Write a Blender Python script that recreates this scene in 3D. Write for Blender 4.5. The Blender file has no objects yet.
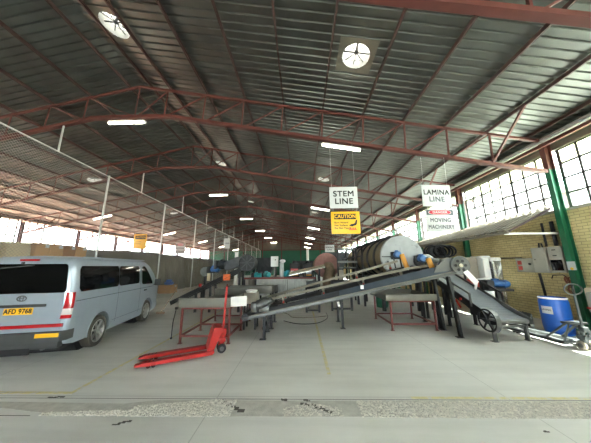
import bpy, bmesh, math, random
from mathutils import Vector, Matrix
random.seed(7)
PI = math.pi
SC = bpy.context.scene
COL = SC.collection
V = Vector

# ---------------------------------------------------------------- camera
H = 1.8
def _n(v): v = Vector(v); v.normalize(); return v
_Y = _n((5.5, -44.5, 222.0))                       # hall's long axis seen by the lens (right, up, forward)
_Zr = Vector((-9.5, 1091.5, 222.0)); _Z = _n(_Zr - _Y * _Zr.dot(_Y))
_X = _Z.cross(_Y); _X = _X if _X.x > 0 else -_X
cd = bpy.data.cameras.new('camera'); cam = bpy.data.objects.new('camera', cd); COL.objects.link(cam)
cd.sensor_width = 36.0; cd.sensor_fit = 'HORIZONTAL'; cd.lens = 36.0 * 222.0 / 591.0
cd.clip_start = 0.05; cd.clip_end = 500
right = Vector((_X.x, _Y.x, _Z.x)); up = Vector((_X.y, _Y.y, _Z.y)); fwd = Vector((_X.z, _Y.z, _Z.z))
R3 = Matrix((right, up, -fwd)).transposed()
cam.matrix_world = Matrix.Translation((0, 0, H)) @ R3.to_4x4()
SC.camera = cam

# ---------------------------------------------------------------- world, sun, exposure
w = bpy.data.worlds.new('sky'); SC.world = w; w.use_nodes = True
nt = w.node_tree; bg = nt.nodes['Background']
bg.inputs['Color'].default_value = (0.86, 0.94, 1.0, 1)
bg.inputs['Strength'].default_value = 5.0
sd = bpy.data.lights.new('sun', 'SUN'); sun = bpy.data.objects.new('sun', sd); COL.objects.link(sun)
sd.energy = 34.0; sd.angle = math.radians(2.0); sd.color = (1.0, 0.98, 0.94)
sun.rotation_euler = Vector((1.0, -0.12, 2.05)).to_track_quat('Z', 'Y').to_euler()
SC.view_settings.view_transform = 'Standard'; SC.view_settings.look = 'None'
SC.view_settings.gamma = 1.0; SC.view_settings.use_curve_mapping = False
SC.view_settings.exposure = 2.15
SC.cycles.max_bounces = 10; SC.cycles.diffuse_bounces = 6; SC.cycles.transparent_max_bounces = 16
SC.cycles.sample_clamp_indirect = 6.0
SC.cycles.use_denoising = True

# ---------------------------------------------------------------- materials
def lin(c):
    return tuple((x / 12.92 if x <= 0.04045 else ((x + 0.055) / 1.055) ** 2.4) for x in c)
def rgb(r, g, b): return lin((r / 255, g / 255, b / 255)) + (1,)
def mat(name, col, rough=0.6, metal=0.0, var=0.12, scale=6.0, bump=0.0, bscale=40.0, emit=None, estr=0.0, spec=0.5, dirt=None, coat=0.0):
    m = bpy.data.materials.new(name); m.use_nodes = True
    n = m.node_tree.nodes; l = m.node_tree.links; p = n['Principled BSDF']
    p.inputs['Roughness'].default_value = rough; p.inputs['Metallic'].default_value = metal
    p.inputs['Specular IOR Level'].default_value = spec
    p.inputs['Coat Weight'].default_value = coat
    tc = n.new('ShaderNodeTexCoord'); no = n.new('ShaderNodeTexNoise'); no.inputs['Scale'].default_value = scale
    no.inputs['Detail'].default_value = 5; l.new(tc.outputs['Object'], no.inputs['Vector'])
    r = n.new('ShaderNodeValToRGB'); l.new(no.outputs['Fac'], r.inputs['Fac'])
    a = tuple(max(0, c * (1 - var)) for c in col[:3]) + (1,); b = tuple(min(1, c * (1 + var)) for c in col[:3]) + (1,)
    r.color_ramp.elements[0].color = a; r.color_ramp.elements[1].color = b
    r.color_ramp.elements[0].position = 0.3; r.color_ramp.elements[1].position = 0.7
    out = r.outputs['Color']
    if dirt:
        n2 = n.new('ShaderNodeTexNoise'); n2.inputs['Scale'].default_value = dirt[1]; n2.inputs['Detail'].default_value = 8
        l.new(tc.outputs['Object'], n2.inputs['Vector'])
        r2 = n.new('ShaderNodeValToRGB'); l.new(n2.outputs['Fac'], r2.inputs['Fac'])
        r2.color_ramp.elements[0].position = dirt[2]; r2.color_ramp.elements[1].position = dirt[2] + 0.12
        mx = n.new('ShaderNodeMix'); mx.data_type = 'RGBA'
        l.new(r2.outputs['Color'], mx.inputs[0]); l.new(out, mx.inputs[6]); mx.inputs[7].default_value = dirt[0]
        out = mx.outputs[2]
    l.new(out, p.inputs['Base Color'])
    if bump:
        nb = n.new('ShaderNodeTexNoise'); nb.inputs['Scale'].default_value = bscale; nb.inputs['Detail'].default_value = 4
        l.new(tc.outputs['Object'], nb.inputs['Vector'])
        bn = n.new('ShaderNodeBump'); bn.inputs['Strength'].default_value = bump; bn.inputs['Distance'].default_value = 0.02
        l.new(nb.outputs['Fac'], bn.inputs['Height']); l.new(bn.outputs['Normal'], p.inputs['Normal'])
    if emit:
        p.inputs['Emission Color'].default_value = emit; p.inputs['Emission Strength'].default_value = estr
    return m

M = {}
M['red'] = mat('red_oxide_paint', rgb(88, 45, 39), 0.55, var=0.15, scale=3)
M['purlin'] = mat('purlin_red', rgb(58, 36, 32), 0.6, var=0.2, scale=2)
M['green'] = mat('green_gloss_paint', rgb(28, 98, 66), 0.35, var=0.1, scale=3)
M['galv'] = mat('galvanised_roof', rgb(97, 99, 95), 0.38, 0.75, var=0.2, scale=1.2)
M['galvpost'] = mat('galvanised_post', rgb(190, 192, 190), 0.45, 0.3, var=0.06)
M['steel'] = mat('grey_steel', rgb(98, 100, 98), 0.42, 0.55, var=0.12, scale=5)
M['steelblue'] = mat('blue_grey_steel', rgb(60, 68, 77), 0.45, 0.3, var=0.12, scale=4)
M['sheet'] = mat('tray_sheet', rgb(114, 113, 104), 0.45, 0.4, var=0.1, scale=4)
M['stainless'] = mat('stainless', rgb(205, 208, 204), 0.25, 0.8, var=0.05)
M['black'] = mat('black_steel', rgb(34, 35, 37), 0.5, 0.2, var=0.2)
M['rubber'] = mat('black_rubber', rgb(28, 28, 30), 0.8, var=0.15)
M['belt'] = mat('conveyor_belt_rubber', rgb(38, 40, 43), 0.65, var=0.2, scale=8)
M['beltgrey'] = mat('grey_belt', rgb(122, 127, 131), 0.5, var=0.06)
M['rail'] = mat('dusty_rail', rgb(132, 126, 112), 0.6, 0.1, var=0.12)
M['redpaint'] = mat('bright_red_paint', rgb(172, 32, 27), 0.4, var=0.08, dirt=(rgb(120, 60, 50), 9, 0.66))
M['tablered'] = mat('table_frame_red', rgb(112, 52, 46), 0.55, var=0.12)
M['blue'] = mat('blue_plastic', rgb(26, 92, 186), 0.4, var=0.06)
M['motorblue'] = mat('motor_blue', rgb(40, 92, 150), 0.45, var=0.1)
M['yellowguard'] = mat('yellow_guard', rgb(200, 138, 38), 0.5, var=0.1)
M['orange'] = mat('orange_tag', rgb(228, 104, 40), 0.5)
M['teal'] = mat('teal_paint', rgb(48, 150, 158), 0.45)
M['white'] = mat('white_paint', rgb(232, 232, 228), 0.5, var=0.03)
M['cabgrey'] = mat('cabinet_grey', rgb(160, 158, 144), 0.5, var=0.05)
M['taupe'] = mat('taupe_panel', rgb(142, 134, 120), 0.55, var=0.06)
M['drumgrey'] = mat('worn_grey_paint', rgb(168, 172, 172), 0.5, var=0.1, scale=3, dirt=(rgb(62, 62, 62), 2.2, 0.60))
M['drumtan'] = mat('dryer_shell_tan', rgb(120, 108, 78), 0.6, 0.1, var=0.15, scale=3)
M['pinkrust'] = mat('faded_red_drum', rgb(148, 106, 98), 0.65, var=0.12)
M['tan'] = mat('tan_casting', rgb(134, 116, 94), 0.65, var=0.2)
M['card'] = mat('cardboard', rgb(190, 144, 98), 0.8, var=0.06, scale=2)
M['cardb'] = mat('cardboard_dark', rgb(150, 104, 68), 0.8, var=0.08, scale=2)
M['bag'] = mat('cream_bag', rgb(206, 190, 160), 0.85, var=0.06, bump=0.4)
M['tarp'] = mat('olive_tarpaulin', rgb(104, 98, 84), 0.6, var=0.18, scale=1.5)
M['signwhite'] = mat('sign_white', rgb(196, 198, 198), 0.45, var=0.02)
M['signyellow'] = mat('sign_yellow', rgb(242, 184, 30), 0.45, var=0.03)
M['ink'] = mat('ink_black', rgb(22, 22, 22), 0.6, var=0.05)
M['inkgrey'] = mat('ink_grey', rgb(84, 87, 94), 0.6, var=0.05)
M['inkred'] = mat('ink_red', rgb(200, 30, 60), 0.5, var=0.03)
M['vanpaint'] = mat('silver_blue_paint', rgb(156, 166, 178), 0.32, 0.25, var=0.03, coat=0.5)
M['vanglass'] = mat('tinted_glass', rgb(9, 10, 11), 0.05, var=0.0, spec=0.35)
M['vanblack'] = mat('bumper_grey', rgb(58, 60, 60), 0.6, var=0.15)
M['tyre'] = mat('dusty_tyre', rgb(66, 62, 56), 0.85, var=0.1)
M['alloy'] = mat('alloy', rgb(196, 196, 192), 0.3, 0.7, var=0.04)
M['lampred'] = mat('lamp_red', rgb(176, 18, 26), 0.2, var=0.04, coat=0.6)
M['lampclear'] = mat('lamp_clear', rgb(216, 206, 204), 0.2, var=0.03, coat=0.6)
M['plate'] = mat('plate_yellow', rgb(250, 190, 20), 0.4, var=0.03)
M['tube'] = mat('fluorescent_tube', rgb(255, 255, 245), 0.4, var=0.0, emit=(1.0, 0.96, 0.80, 1), estr=9.0)
M['brass'] = mat('rust_chain', rgb(140, 72, 48), 0.6, var=0.2)
M['graveldark'] = mat('stone_grey', rgb(132, 128, 120), 0.9, var=0.35, scale=30)
M['linepaint'] = mat('yellow_line_paint', rgb(206, 196, 148), 0.7, var=0.08, scale=14, dirt=(rgb(202, 199, 190), 10, 0.50))
M['crack'] = mat('crack_dark', rgb(84, 81, 75), 0.9)
M['canopysheet'] = mat('rusty_sheet', rgb(104, 97, 82), 0.8, 0.0, var=0.2, scale=2.5)
M['backsheet'] = mat('back_wall_sheet', rgb(96, 92, 82), 0.6, 0.2, var=0.15, scale=1.5)
M['greensheet'] = mat('green_sheet', rgb(26, 92, 68), 0.6, var=0.1, scale=1.0)
M['neighbour'] = mat('brown_brick_darkened', rgb(60, 47, 40), 0.8, var=0.1)  # brown darkened in the base colour, as if shaded, to survive window glare

def floor_mat():
    m = bpy.data.materials.new('dusty_concrete_floor'); m.use_nodes = True
    n = m.node_tree.nodes; l = m.node_tree.links; p = n['Principled BSDF']
    tc = n.new('ShaderNodeTexCoord')
    a = n.new('ShaderNodeTexNoise'); a.inputs['Scale'].default_value = 0.5; a.inputs['Detail'].default_value = 8; a.inputs['Roughness'].default_value = 0.6
    b = n.new('ShaderNodeTexNoise'); b.inputs['Scale'].default_value = 7; b.inputs['Detail'].default_value = 6
    mp = n.new('ShaderNodeMapping'); mp.inputs['Scale'].default_value = (0.35, 3.5, 1); mp.inputs['Rotation'].default_value = (0, 0, 0.25)
    l.new(tc.outputs['Object'], a.inputs['Vector']); l.new(tc.outputs['Object'], mp.inputs['Vector']); l.new(mp.outputs['Vector'], b.inputs['Vector'])
    b.inputs['Scale'].default_value = 1.4
    r1 = n.new('ShaderNodeValToRGB'); l.new(a.outputs['Fac'], r1.inputs['Fac'])
    r1.color_ramp.elements[0].position = 0.3; r1.color_ramp.elements[0].color = rgb(202, 200, 193)
    r1.color_ramp.elements[1].position = 0.7; r1.color_ramp.elements[1].color = rgb(222, 221, 216)
    r2 = n.new('ShaderNodeValToRGB'); l.new(b.outputs['Fac'], r2.inputs['Fac'])
    r2.color_ramp.elements[0].position = 0.35; r2.color_ramp.elements[0].color = (0.90, 0.90, 0.90, 1)
    r2.color_ramp.elements[1].position = 0.6; r2.color_ramp.elements[1].color = (1, 1, 1, 1)
    mx = n.new('ShaderNodeMix'); mx.data_type = 'RGBA'; mx.blend_type = 'MULTIPLY'; mx.inputs[0].default_value = 1
    l.new(r1.outputs['Color'], mx.inputs[6]); l.new(r2.outputs['Color'], mx.inputs[7])
    # slab joints every few metres
    sp = n.new('ShaderNodeSeparateXYZ'); l.new(tc.outputs['Object'], sp.inputs[0])
    def joint(sock, per, off):
        ad = n.new('ShaderNodeMath'); ad.operation = 'ADD'; ad.inputs[1].default_value = off; l.new(sock, ad.inputs[0])
        md = n.new('ShaderNodeMath'); md.operation = 'PINGPONG'; md.inputs[1].default_value = per; l.new(ad.outputs[0], md.inputs[0])
        lt = n.new('ShaderNodeMath'); lt.operation = 'LESS_THAN'; lt.inputs[1].default_value = 0.006; l.new(md.outputs[0], lt.inputs[0])
        return lt.outputs[0]
    j1 = joint(sp.outputs['X'], 2.0, 1.2); j2 = joint(sp.outputs['Y'], 2.0, 0.46)
    mxm = n.new('ShaderNodeMath'); mxm.operation = 'MAXIMUM'; l.new(j1, mxm.inputs[0]); l.new(j2, mxm.inputs[1])
    sc = n.new('ShaderNodeMath'); sc.operation = 'MULTIPLY'; sc.inputs[1].default_value = 0.35; l.new(mxm.outputs[0], sc.inputs[0])
    m3 = n.new('ShaderNodeMix'); m3.data_type = 'RGBA'; l.new(sc.outputs[0], m3.inputs[0]); l.new(mx.outputs[2], m3.inputs[6]); m3.inputs[7].default_value = rgb(90, 88, 80)
    l.new(m3.outputs[2], p.inputs['Base Color'])
    p.inputs['Roughness'].default_value = 0.62; p.inputs['Specular IOR Level'].default_value = 0.4
    nb = n.new('ShaderNodeTexNoise'); nb.inputs['Scale'].default_value = 60; l.new(tc.outputs['Object'], nb.inputs['Vector'])
    bn = n.new('ShaderNodeBump'); bn.inputs['Strength'].default_value = 0.15; bn.inputs['Distance'].default_value = 0.01
    l.new(nb.outputs['Fac'], bn.inputs['Height']); l.new(bn.outputs['Normal'], p.inputs['Normal'])
    return m
M['floor'] = floor_mat()

def brick_mat():
    m = bpy.data.materials.new('cream_painted_brick'); m.use_nodes = True
    n = m.node_tree.nodes; l = m.node_tree.links; p = n['Principled BSDF']
    tc = n.new('ShaderNodeTexCoord'); mp = n.new('ShaderNodeMapping'); mp.inputs['Rotation'].default_value = (PI / 2, 0, PI / 2)
    sp = n.new('ShaderNodeSeparateXYZ'); cb = n.new('ShaderNodeCombineXYZ')
    l.new(tc.outputs['Object'], sp.inputs[0]); l.new(sp.outputs['Y'], cb.inputs['X']); l.new(sp.outputs['Z'], cb.inputs['Y'])
    br = n.new('ShaderNodeTexBrick'); br.inputs['Scale'].default_value = 1.0
    br.inputs['Brick Width'].default_value = 0.24; br.inputs['Row Height'].default_value = 0.086; br.inputs['Mortar Size'].default_value = 0.007
    br.inputs['Color1'].default_value = rgb(222, 206, 152); br.inputs['Color2'].default_value = rgb(208, 190, 138); br.inputs['Mortar'].default_value = rgb(160, 146, 106)
    l.new(cb.outputs[0], br.inputs['Vector'])
    no = n.new('ShaderNodeTexNoise'); no.inputs['Scale'].default_value = 1.1; no.inputs['Detail'].default_value = 7; l.new(tc.outputs['Object'], no.inputs['Vector'])
    r = n.new('ShaderNodeValToRGB'); l.new(no.outputs['Fac'], r.inputs['Fac']); r.color_ramp.elements[0].position = 0.3; r.color_ramp.elements[0].color = (0.72, 0.70, 0.66, 1); r.color_ramp.elements[1].position = 0.62; r.color_ramp.elements[1].color = (1, 1, 1, 1)
    mx = n.new('ShaderNodeMix'); mx.data_type = 'RGBA'; mx.blend_type = 'MULTIPLY'; mx.inputs[0].default_value = 1
    l.new(br.outputs['Color'], mx.inputs[6]); l.new(r.outputs['Color'], mx.inputs[7]); l.new(mx.outputs[2], p.inputs['Base Color'])
    p.inputs['Roughness'].default_value = 0.7
    bn = n.new('ShaderNodeBump'); bn.inputs['Strength'].default_value = 0.5; bn.inputs['Distance'].default_value = 0.01; bn.invert = True
    l.new(br.outputs['Fac'], bn.inputs['Height']); l.new(bn.outputs['Normal'], p.inputs['Normal'])
    return m
M['brick'] = brick_mat()

def pane_mat(name, tint, clear, trans=0.5):
    m = bpy.data.materials.new(name); m.use_nodes = True
    n = m.node_tree.nodes; l = m.node_tree.links; n.remove(n['Principled BSDF']); out = n['Material Output']
    t = n.new('ShaderNodeBsdfTransparent'); t.inputs['Color'].default_value = (0.92, 0.95, 0.93, 1)
    tr = n.new('ShaderNodeBsdfTranslucent'); tr.inputs['Color'].default_value = tint
    g = n.new('ShaderNodeBsdfGlossy'); g.inputs['Roughness'].default_value = 0.15; g.inputs['Color'].default_value = (0.9, 0.9, 0.9, 1)
    a = n.new('ShaderNodeMixShader'); b = n.new('ShaderNodeMixShader')
    tc = n.new('ShaderNodeTexCoord'); no = n.new('ShaderNodeTexNoise'); no.inputs['Scale'].default_value = 3.0; l.new(tc.outputs['Object'], no.inputs['Vector'])
    mr = n.new('ShaderNodeMapRange'); mr.inputs['From Min'].default_value = 0.35; mr.inputs['From Max'].default_value = 0.65
    mr.inputs['To Min'].default_value = max(0.0, clear - 0.12); mr.inputs['To Max'].default_value = clear + 0.12 if clear > 0 else 0.0
    l.new(no.outputs['Fac'], mr.inputs['Value']); l.new(mr.outputs['Result'], a.inputs[0])
    l.new(tr.outputs[0], a.inputs[1]); l.new(t.outputs[0], a.inputs[2])
    b.inputs[0].default_value = 0.06; l.new(a.outputs[0], b.inputs[1]); l.new(g.outputs[0], b.inputs[2]); l.new(b.outputs[0], out.inputs[0])
    return m
M['pane'] = pane_mat('dusty_window_glass', (0.9, 0.93, 0.93, 1), 0.86)
M['panetop'] = pane_mat('yellowed_top_pane', (0.75, 0.76, 0.55, 1), 0.2)
M['dome'] = pane_mat('ventilator_dome', (0.085, 0.082, 0.070, 1), 0.0)

def mesh_mat():
    m = bpy.data.materials.new('chain_link_wire'); m.use_nodes = True
    n = m.node_tree.nodes; l = m.node_tree.links; p = n['Principled BSDF']; out = n['Material Output']
    p.inputs['Base Color'].default_value = rgb(150, 148, 142); p.inputs['Metallic'].default_value = 0.4; p.inputs['Roughness'].default_value = 0.5
    tc = n.new('ShaderNodeTexCoord'); sp = n.new('ShaderNodeSeparateXYZ'); l.new(tc.outputs['Object'], sp.inputs[0])
    ms = []
    for op in ('ADD', 'SUBTRACT'):
        a = n.new('ShaderNodeMath'); a.operation = op; l.new(sp.outputs['Y'], a.inputs[0]); l.new(sp.outputs['Z'], a.inputs[1])
        q = n.new('ShaderNodeMath'); q.operation = 'PINGPONG'; q.inputs[1].default_value = 0.045; l.new(a.outputs[0], q.inputs[0])
        t = n.new('ShaderNodeMath'); t.operation = 'LESS_THAN'; t.inputs[1].default_value = 0.0045; l.new(q.outputs[0], t.inputs[0]); ms.append(t)
    mx = n.new('ShaderNodeMath'); mx.operation = 'MAXIMUM'; l.new(ms[0].outputs[0], mx.inputs[0]); l.new(ms[1].outputs[0], mx.inputs[1])
    tr = n.new('ShaderNodeBsdfTransparent'); mix = n.new('ShaderNodeMixShader')
    l.new(mx.outputs[0], mix.inputs[0]); l.new(tr.outputs[0], mix.inputs[1]); l.new(p.outputs[0], mix.inputs[2]); l.new(mix.outputs[0], out.inputs[0])
    return m
M['wire'] = mesh_mat()

# ---------------------------------------------------------------- mesh helpers
class MB:
    def __init__(s): s.v = []; s.f = []; s.sm = []
    def add(s, vs, fs, smooth=False):
        o = len(s.v); s.v += [tuple(v) for v in vs]
        s.f += [tuple(i + o for i in f) for f in fs]; s.sm += [smooth] * len(fs); return s
    def box(s, a, b, mtx=None):
        (x0, y0, z0), (x1, y1, z1) = a, b
        vs = [V((x, y, z)) for z in (z0, z1) for y in (y0, y1) for x in (x0, x1)]
        if mtx: vs = [mtx @ v for v in vs]
        return s.add(vs, [(0, 2, 3, 1), (4, 5, 7, 6), (0, 1, 5, 4), (2, 6, 7, 3), (0, 4, 6, 2), (1, 3, 7, 5)])
    def cbox(s, c, d, mtx=None):
        return s.box([c[i] - d[i] / 2 for i in range(3)], [c[i] + d[i] / 2 for i in range(3)], mtx)
    def bbox(s, a, b, bev=0.01, mtx=None):     # bevelled box
        bm = bmesh.new(); bmesh.ops.create_cube(bm, size=1)
        c = (V(a) + V(b)) / 2; d = V(b) - V(a)
        for v in bm.verts: v.co = V((v.co.x * d.x, v.co.y * d.y, v.co.z * d.z)) + c
        bmesh.ops.bevel(bm, geom=bm.edges[:], offset=min(bev, min(abs(d.x), abs(d.y), abs(d.z)) * 0.45), segments=2, affect='EDGES', profile=0.5)
        bm.verts.index_update()
        vs = [(mtx @ v.co) if mtx else v.co.copy() for v in bm.verts]; fs = [[v.index for v in f.verts] for f in bm.faces]; bm.free()
        return s.add(vs, fs)
    def frame(s, p, q, upv=(0, 0, 1)):
        p, q = V(p), V(q); d = (q - p).normalized(); u = V(upv)
        if abs(d.dot(u)) > 0.98: u = V((0, 1, 0))
        x = d.cross(u).normalized(); y = x.cross(d).normalized(); return d, x, y
    def bar(s, p, q, w=0.05, h=None, upv=(0, 0, 1)):
        h = h or w; d, x, y = s.frame(p, q, upv); p, q = V(p), V(q)
        vs = [c + x * a * w / 2 + y * b * h / 2 for c in (p, q) for a, b in ((-1, -1), (1, -1), (1, 1), (-1, 1))]
        return s.add(vs, [(0, 1, 2, 3), (7, 6, 5, 4), (0, 4, 5, 1), (1, 5, 6, 2), (2, 6, 7, 3), (3, 7, 4, 0)])
    def angle(s, p, q, w=0.06, t=0.008, upv=(0, 0, 1)):   # L section
        d, x, y = s.frame(p, q, upv); p, q = V(p), V(q); e = w / 2
        prof = [(-e, -e), (e, -e), (e, -e + t), (-e + t, -e + t), (-e + t, e), (-e, e)]
        vs = [c + x * a + y * b for c in (p, q) for a, b in prof]; n = 6
        return s.add(vs, [tuple(range(n))[::-1], tuple(range(n, 2 * n))] + [(i, (i + 1) % n, n + (i + 1) % n, n + i) for i in range(n)])
    def channel(s, p, q, w=0.1, h=0.2, t=0.01, upv=(0, 0, 1), side=1):  # C section opening to +/- x
        d, x, y = s.frame(p, q, upv); x = x * side; p, q = V(p), V(q)
        prof = [(0, -h / 2), (w, -h / 2), (w, -h / 2 + t), (t, -h / 2 + t), (t, h / 2 - t), (w, h / 2 - t), (w, h / 2), (0, h / 2)]
        vs = [c + x * a + y * b for c in (p, q) for a, b in prof]; n = 8
        return s.add(vs, [tuple(range(n))[::-1], tuple(range(n, 2 * n))] + [(i, (i + 1) % n, n + (i + 1) % n, n + i) for i in range(n)])
    def ibeam(s, p, q, w=0.15, h=0.25, t=0.015, upv=(0, 0, 1)):
        d, x, y = s.frame(p, q, upv); p, q = V(p), V(q); a = w / 2; b = h / 2; e = t / 2
        prof = [(-a, -b), (a, -b), (a, -b + t), (e, -b + t), (e, b - t), (a, b - t), (a, b), (-a, b), (-a, b - t), (-e, b - t), (-e, -b + t), (-a, -b + t)]
        vs = [c + x * i + y * j for c in (p, q) for i, j in prof]; n = 12
        return s.add(vs, [tuple(range(n))[::-1], tuple(range(n, 2 * n))] + [(i, (i + 1) % n, n + (i + 1) % n, n + i) for i in range(n)])
    def cyl(s, p, q, r=0.05, r2=None, n=20, cap=True):
        r2 = r if r2 is None else r2; d, x, y = s.frame(p, q); p, q = V(p), V(q)
        ring = [(math.cos(2 * PI * i / n), math.sin(2 * PI * i / n)) for i in range(n)]
        vs = [p + x * a * r + y * b * r for a, b in ring] + [q + x * a * r2 + y * b * r2 for a, b in ring]
        s.add(vs, [(i, (i + 1) % n, n + (i + 1) % n, n + i) for i in range(n)], True)
        if cap:
            s.add(vs[:n], [tuple(range(n))[::-1]]); s.add(vs[n:], [tuple(range(n))])
        return s
    def tube(s, pts, r=0.02, n=8, closed=False):
        pts = [V(p) for p in pts]; m = len(pts); vs = []
        prev = None
        for i, p in enumerate(pts):
            if closed: d = (pts[(i + 1) % m] - pts[i - 1]).normalized()
            else: d = (pts[min(i + 1, m - 1)] - pts[max(i - 1, 0)]).normalized()
            if prev is None:
                u = V((0, 0, 1)) if abs(d.z) < 0.9 else V((1, 0, 0)); x = d.cross(u).normalized()
            else:
                x = (prev - d * prev.dot(d)).normalized()
            prev = x; y = d.cross(x)
            vs += [p + x * math.cos(2 * PI * k / n) * r + y * math.sin(2 * PI * k / n) * r for k in range(n)]
        fs = []
        for i in range(m if closed else m - 1):
            j = (i + 1) % m
            fs += [(i * n + k, i * n + (k + 1) % n, j * n + (k + 1) % n, j * n + k) for k in range(n)]
        s.add(vs, fs, True)
        if not closed: s.add(vs[:n], [tuple(range(n))[::-1]]); s.add(vs[-n:], [tuple(range(n))])
        return s
    def lathe(s, prof, c=(0, 0, 0), axis='Z', n=28, mtx=None):
        vs = []
        for r, h in prof:
            for k in range(n):
                a = 2 * PI * k / n; x, y = r * math.cos(a), r * math.sin(a)
                v = {'Z': V((x, y, h)), 'Y': V((x, h, y)), 'X': V((h, x, y))}[axis] + V(c)
                vs.append(mtx @ v if mtx else v)
        fs = []
        for i in range(len(prof) - 1):
            fs += [(i * n + k, i * n + (k + 1) % n, (i + 1) * n + (k + 1) % n, (i + 1) * n + k) for k in range(n)]
        return s.add(vs, fs, True)
    def prism(s, poly, y0, y1, plane='XZ'):
        n = len(poly)
        def P(a, b, c): return {'XZ': (a, c, b), 'YZ': (c, a, b), 'XY': (a, b, c)}[plane]
        vs = [P(a, b, y0) for a, b in poly] + [P(a, b, y1) for a, b in poly]
        return s.add(vs, [tuple(range(n))[::-1], tuple(range(n, 2 * n))] + [(i, (i + 1) % n, n + (i + 1) % n, n + i) for i in range(n)])
    def grid(s, fn, nu, nv, smooth=True):
        vs = [fn(i / nu, j / nv) for j in range(nv + 1) for i in range(nu + 1)]
        fs = [(j * (nu + 1) + i, j * (nu + 1) + i + 1, (j + 1) * (nu + 1) + i + 1, (j + 1) * (nu + 1) + i) for j in range(nv) for i in range(nu)]
        return s.add(vs, fs, smooth)
    def ball(s, c, r, n=14, sx=1, sy=1, sz=1):
        c = V(c)
        vs = []; fs = []
        m = n // 2
        for i in range(m + 1):
            t = PI * i / m
            for k in range(n):
                a = 2 * PI * k / n
                vs.append(c + V((r * sx * math.sin(t) * math.cos(a), r * sy * math.sin(t) * math.sin(a), r * sz * math.cos(t))))
        for i in range(m):
            fs += [(i * n + k, (i + 1) * n + k, (i + 1) * n + (k + 1) % n, i * n + (k + 1) % n) for k in range(n)]
        return s.add(vs, fs, True)
    def build(s, name, m, parent=None, label=None, recalc=True):
        me = bpy.data.meshes.new(name); me.from_pydata(s.v, [], s.f)
        for p, sm in zip(me.polygons, s.sm): p.use_smooth = sm
        if recalc:
            bm = bmesh.new(); bm.from_mesh(me); bmesh.ops.remove_doubles(bm, verts=bm.verts, dist=1e-5)
            bmesh.ops.recalc_face_normals(bm, faces=bm.faces); bm.to_mesh(me); bm.free()
        me.update()
        try: me.set_sharp_from_angle(angle=math.radians(40))
        except Exception: pass
        me.materials.append(M[m] if isinstance(m, str) else m)
        o = bpy.data.objects.new(name, me); COL.objects.link(o)
        if parent: o.parent = parent
        if label: o['label'] = label
        return o

def tag(o, label, cat, group=None, kind=None):
    o['label'] = label; o['category'] = cat
    if group: o['group'] = group
    if kind: o['kind'] = kind
    return o
def T(name, label, cat, loc=(0, 0, 0), rz=0.0, group=None):
    o = bpy.data.objects.new(name, None); COL.objects.link(o); o.location = loc; o.rotation_euler = (0, 0, rz)
    o.empty_display_size = 0.1
    return tag(o, label, cat, group)
def S(name, mb, m, parent=None, label=None):
    o = mb.build(name, m, parent)
    if not parent: o['kind'] = 'structure'
    if label: o['label'] = label
    return o
def dup(root, loc, rz=None, label=None, group=None):
    r = root.copy(); COL.objects.link(r); r.location = loc
    if rz is not None: r.rotation_euler = (0, 0, rz)
    if label: r['label'] = label
    if group: r['group'] = group
    for ch in list(root.children):
        c = ch.copy(); COL.objects.link(c); c.parent = r
        for g in ch.children:
            d = g.copy(); COL.objects.link(d); d.parent = c
    return r
def text(body, size, parent, m, loc, rot=(PI / 2, 0, 0), bold=0.0, sx=1.0, align='CENTER', depth=0.002, name='lettering'):
    cu = bpy.data.curves.new('t', 'FONT'); cu.body = body; cu.size = size; cu.align_x = align; cu.align_y = 'CENTER'
    cu.extrude = depth; cu.space_character = 1.08 if bold else 1.0
    o = bpy.data.objects.new('t', cu); COL.objects.link(o)
    dg = bpy.context.evaluated_depsgraph_get()
    me = bpy.data.meshes.new_from_object(o.evaluated_get(dg)); bpy.data.objects.remove(o)
    if bold:                                  # embolden: the strokes widened by stepped copies of the outline
        b_ = size * 0.022; vs = [v.co.copy() for v in me.vertices]; fs = [tuple(p.vertices) for p in me.polygons]
        nv, nf = [], []
        for q, (dx, dy) in enumerate(((-b_, -b_), (b_, -b_), (-b_, b_), (b_, b_), (0, 0))):
            nf += [tuple(i + len(nv) for i in f) for f in fs]; nv += [(v.x + dx, v.y + dy, v.z + q * 0.0002) for v in vs]
        me = bpy.data.meshes.new('lettering'); me.from_pydata(nv, [], nf)
    me.materials.clear(); me.materials.append(M[m])
    t = bpy.data.objects.new(name, me); COL.objects.link(t); t.location = loc; t.rotation_euler = rot; t.scale = (sx, 1, 1)
    if parent: t.parent = parent
    return t
ORD = ['nearest', 'second', 'third', 'fourth', 'fifth', 'sixth', 'seventh', 'eighth', 'ninth', 'tenth', 'eleventh', 'twelfth', 'thirteenth', 'fourteenth', 'fifteenth', 'sixteenth']
NTH = ['first'] + ORD[1:]

# ---------------------------------------------------------------- structure
XR, XL = 7.95, -19.35
YF, YB = -9.25, 46.75
RX, RZ = -5.6, 8.30                # ridge of the roof sheets
SR, SL = 0.183, 0.225
def zr(x): return RZ - SR * (x - RX) if x >= RX else RZ - SL * (RX - x)
TY = [2.67 + 3.98 * i for i in range(-3, 12)]     # truss stations

S('floor', MB().box((XL - 0.3, YF, -0.3), (XR + 0.3, YB + 0.3, 0.0)), 'floor')
M['yard'] = mat('yard_ground', rgb(184, 190, 178), 0.9, var=0.1, scale=0.3)
S('ground', MB().box((XR + 0.23, -90, -0.4), (90, 120, -0.12)).box((XL - 0.23, -90, -0.4), (XR + 0.23, YF, -0.12)).box((XL, YB, -0.4), (XR, 120, -0.12)), 'yard')
M['soil'] = mat('red_soil', rgb(176, 128, 104), 0.9, var=0.1, scale=0.3)
S('ground_left', MB().box((-90, -90, -0.4), (XL - 0.23, 120, -0.12)), 'soil')

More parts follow.
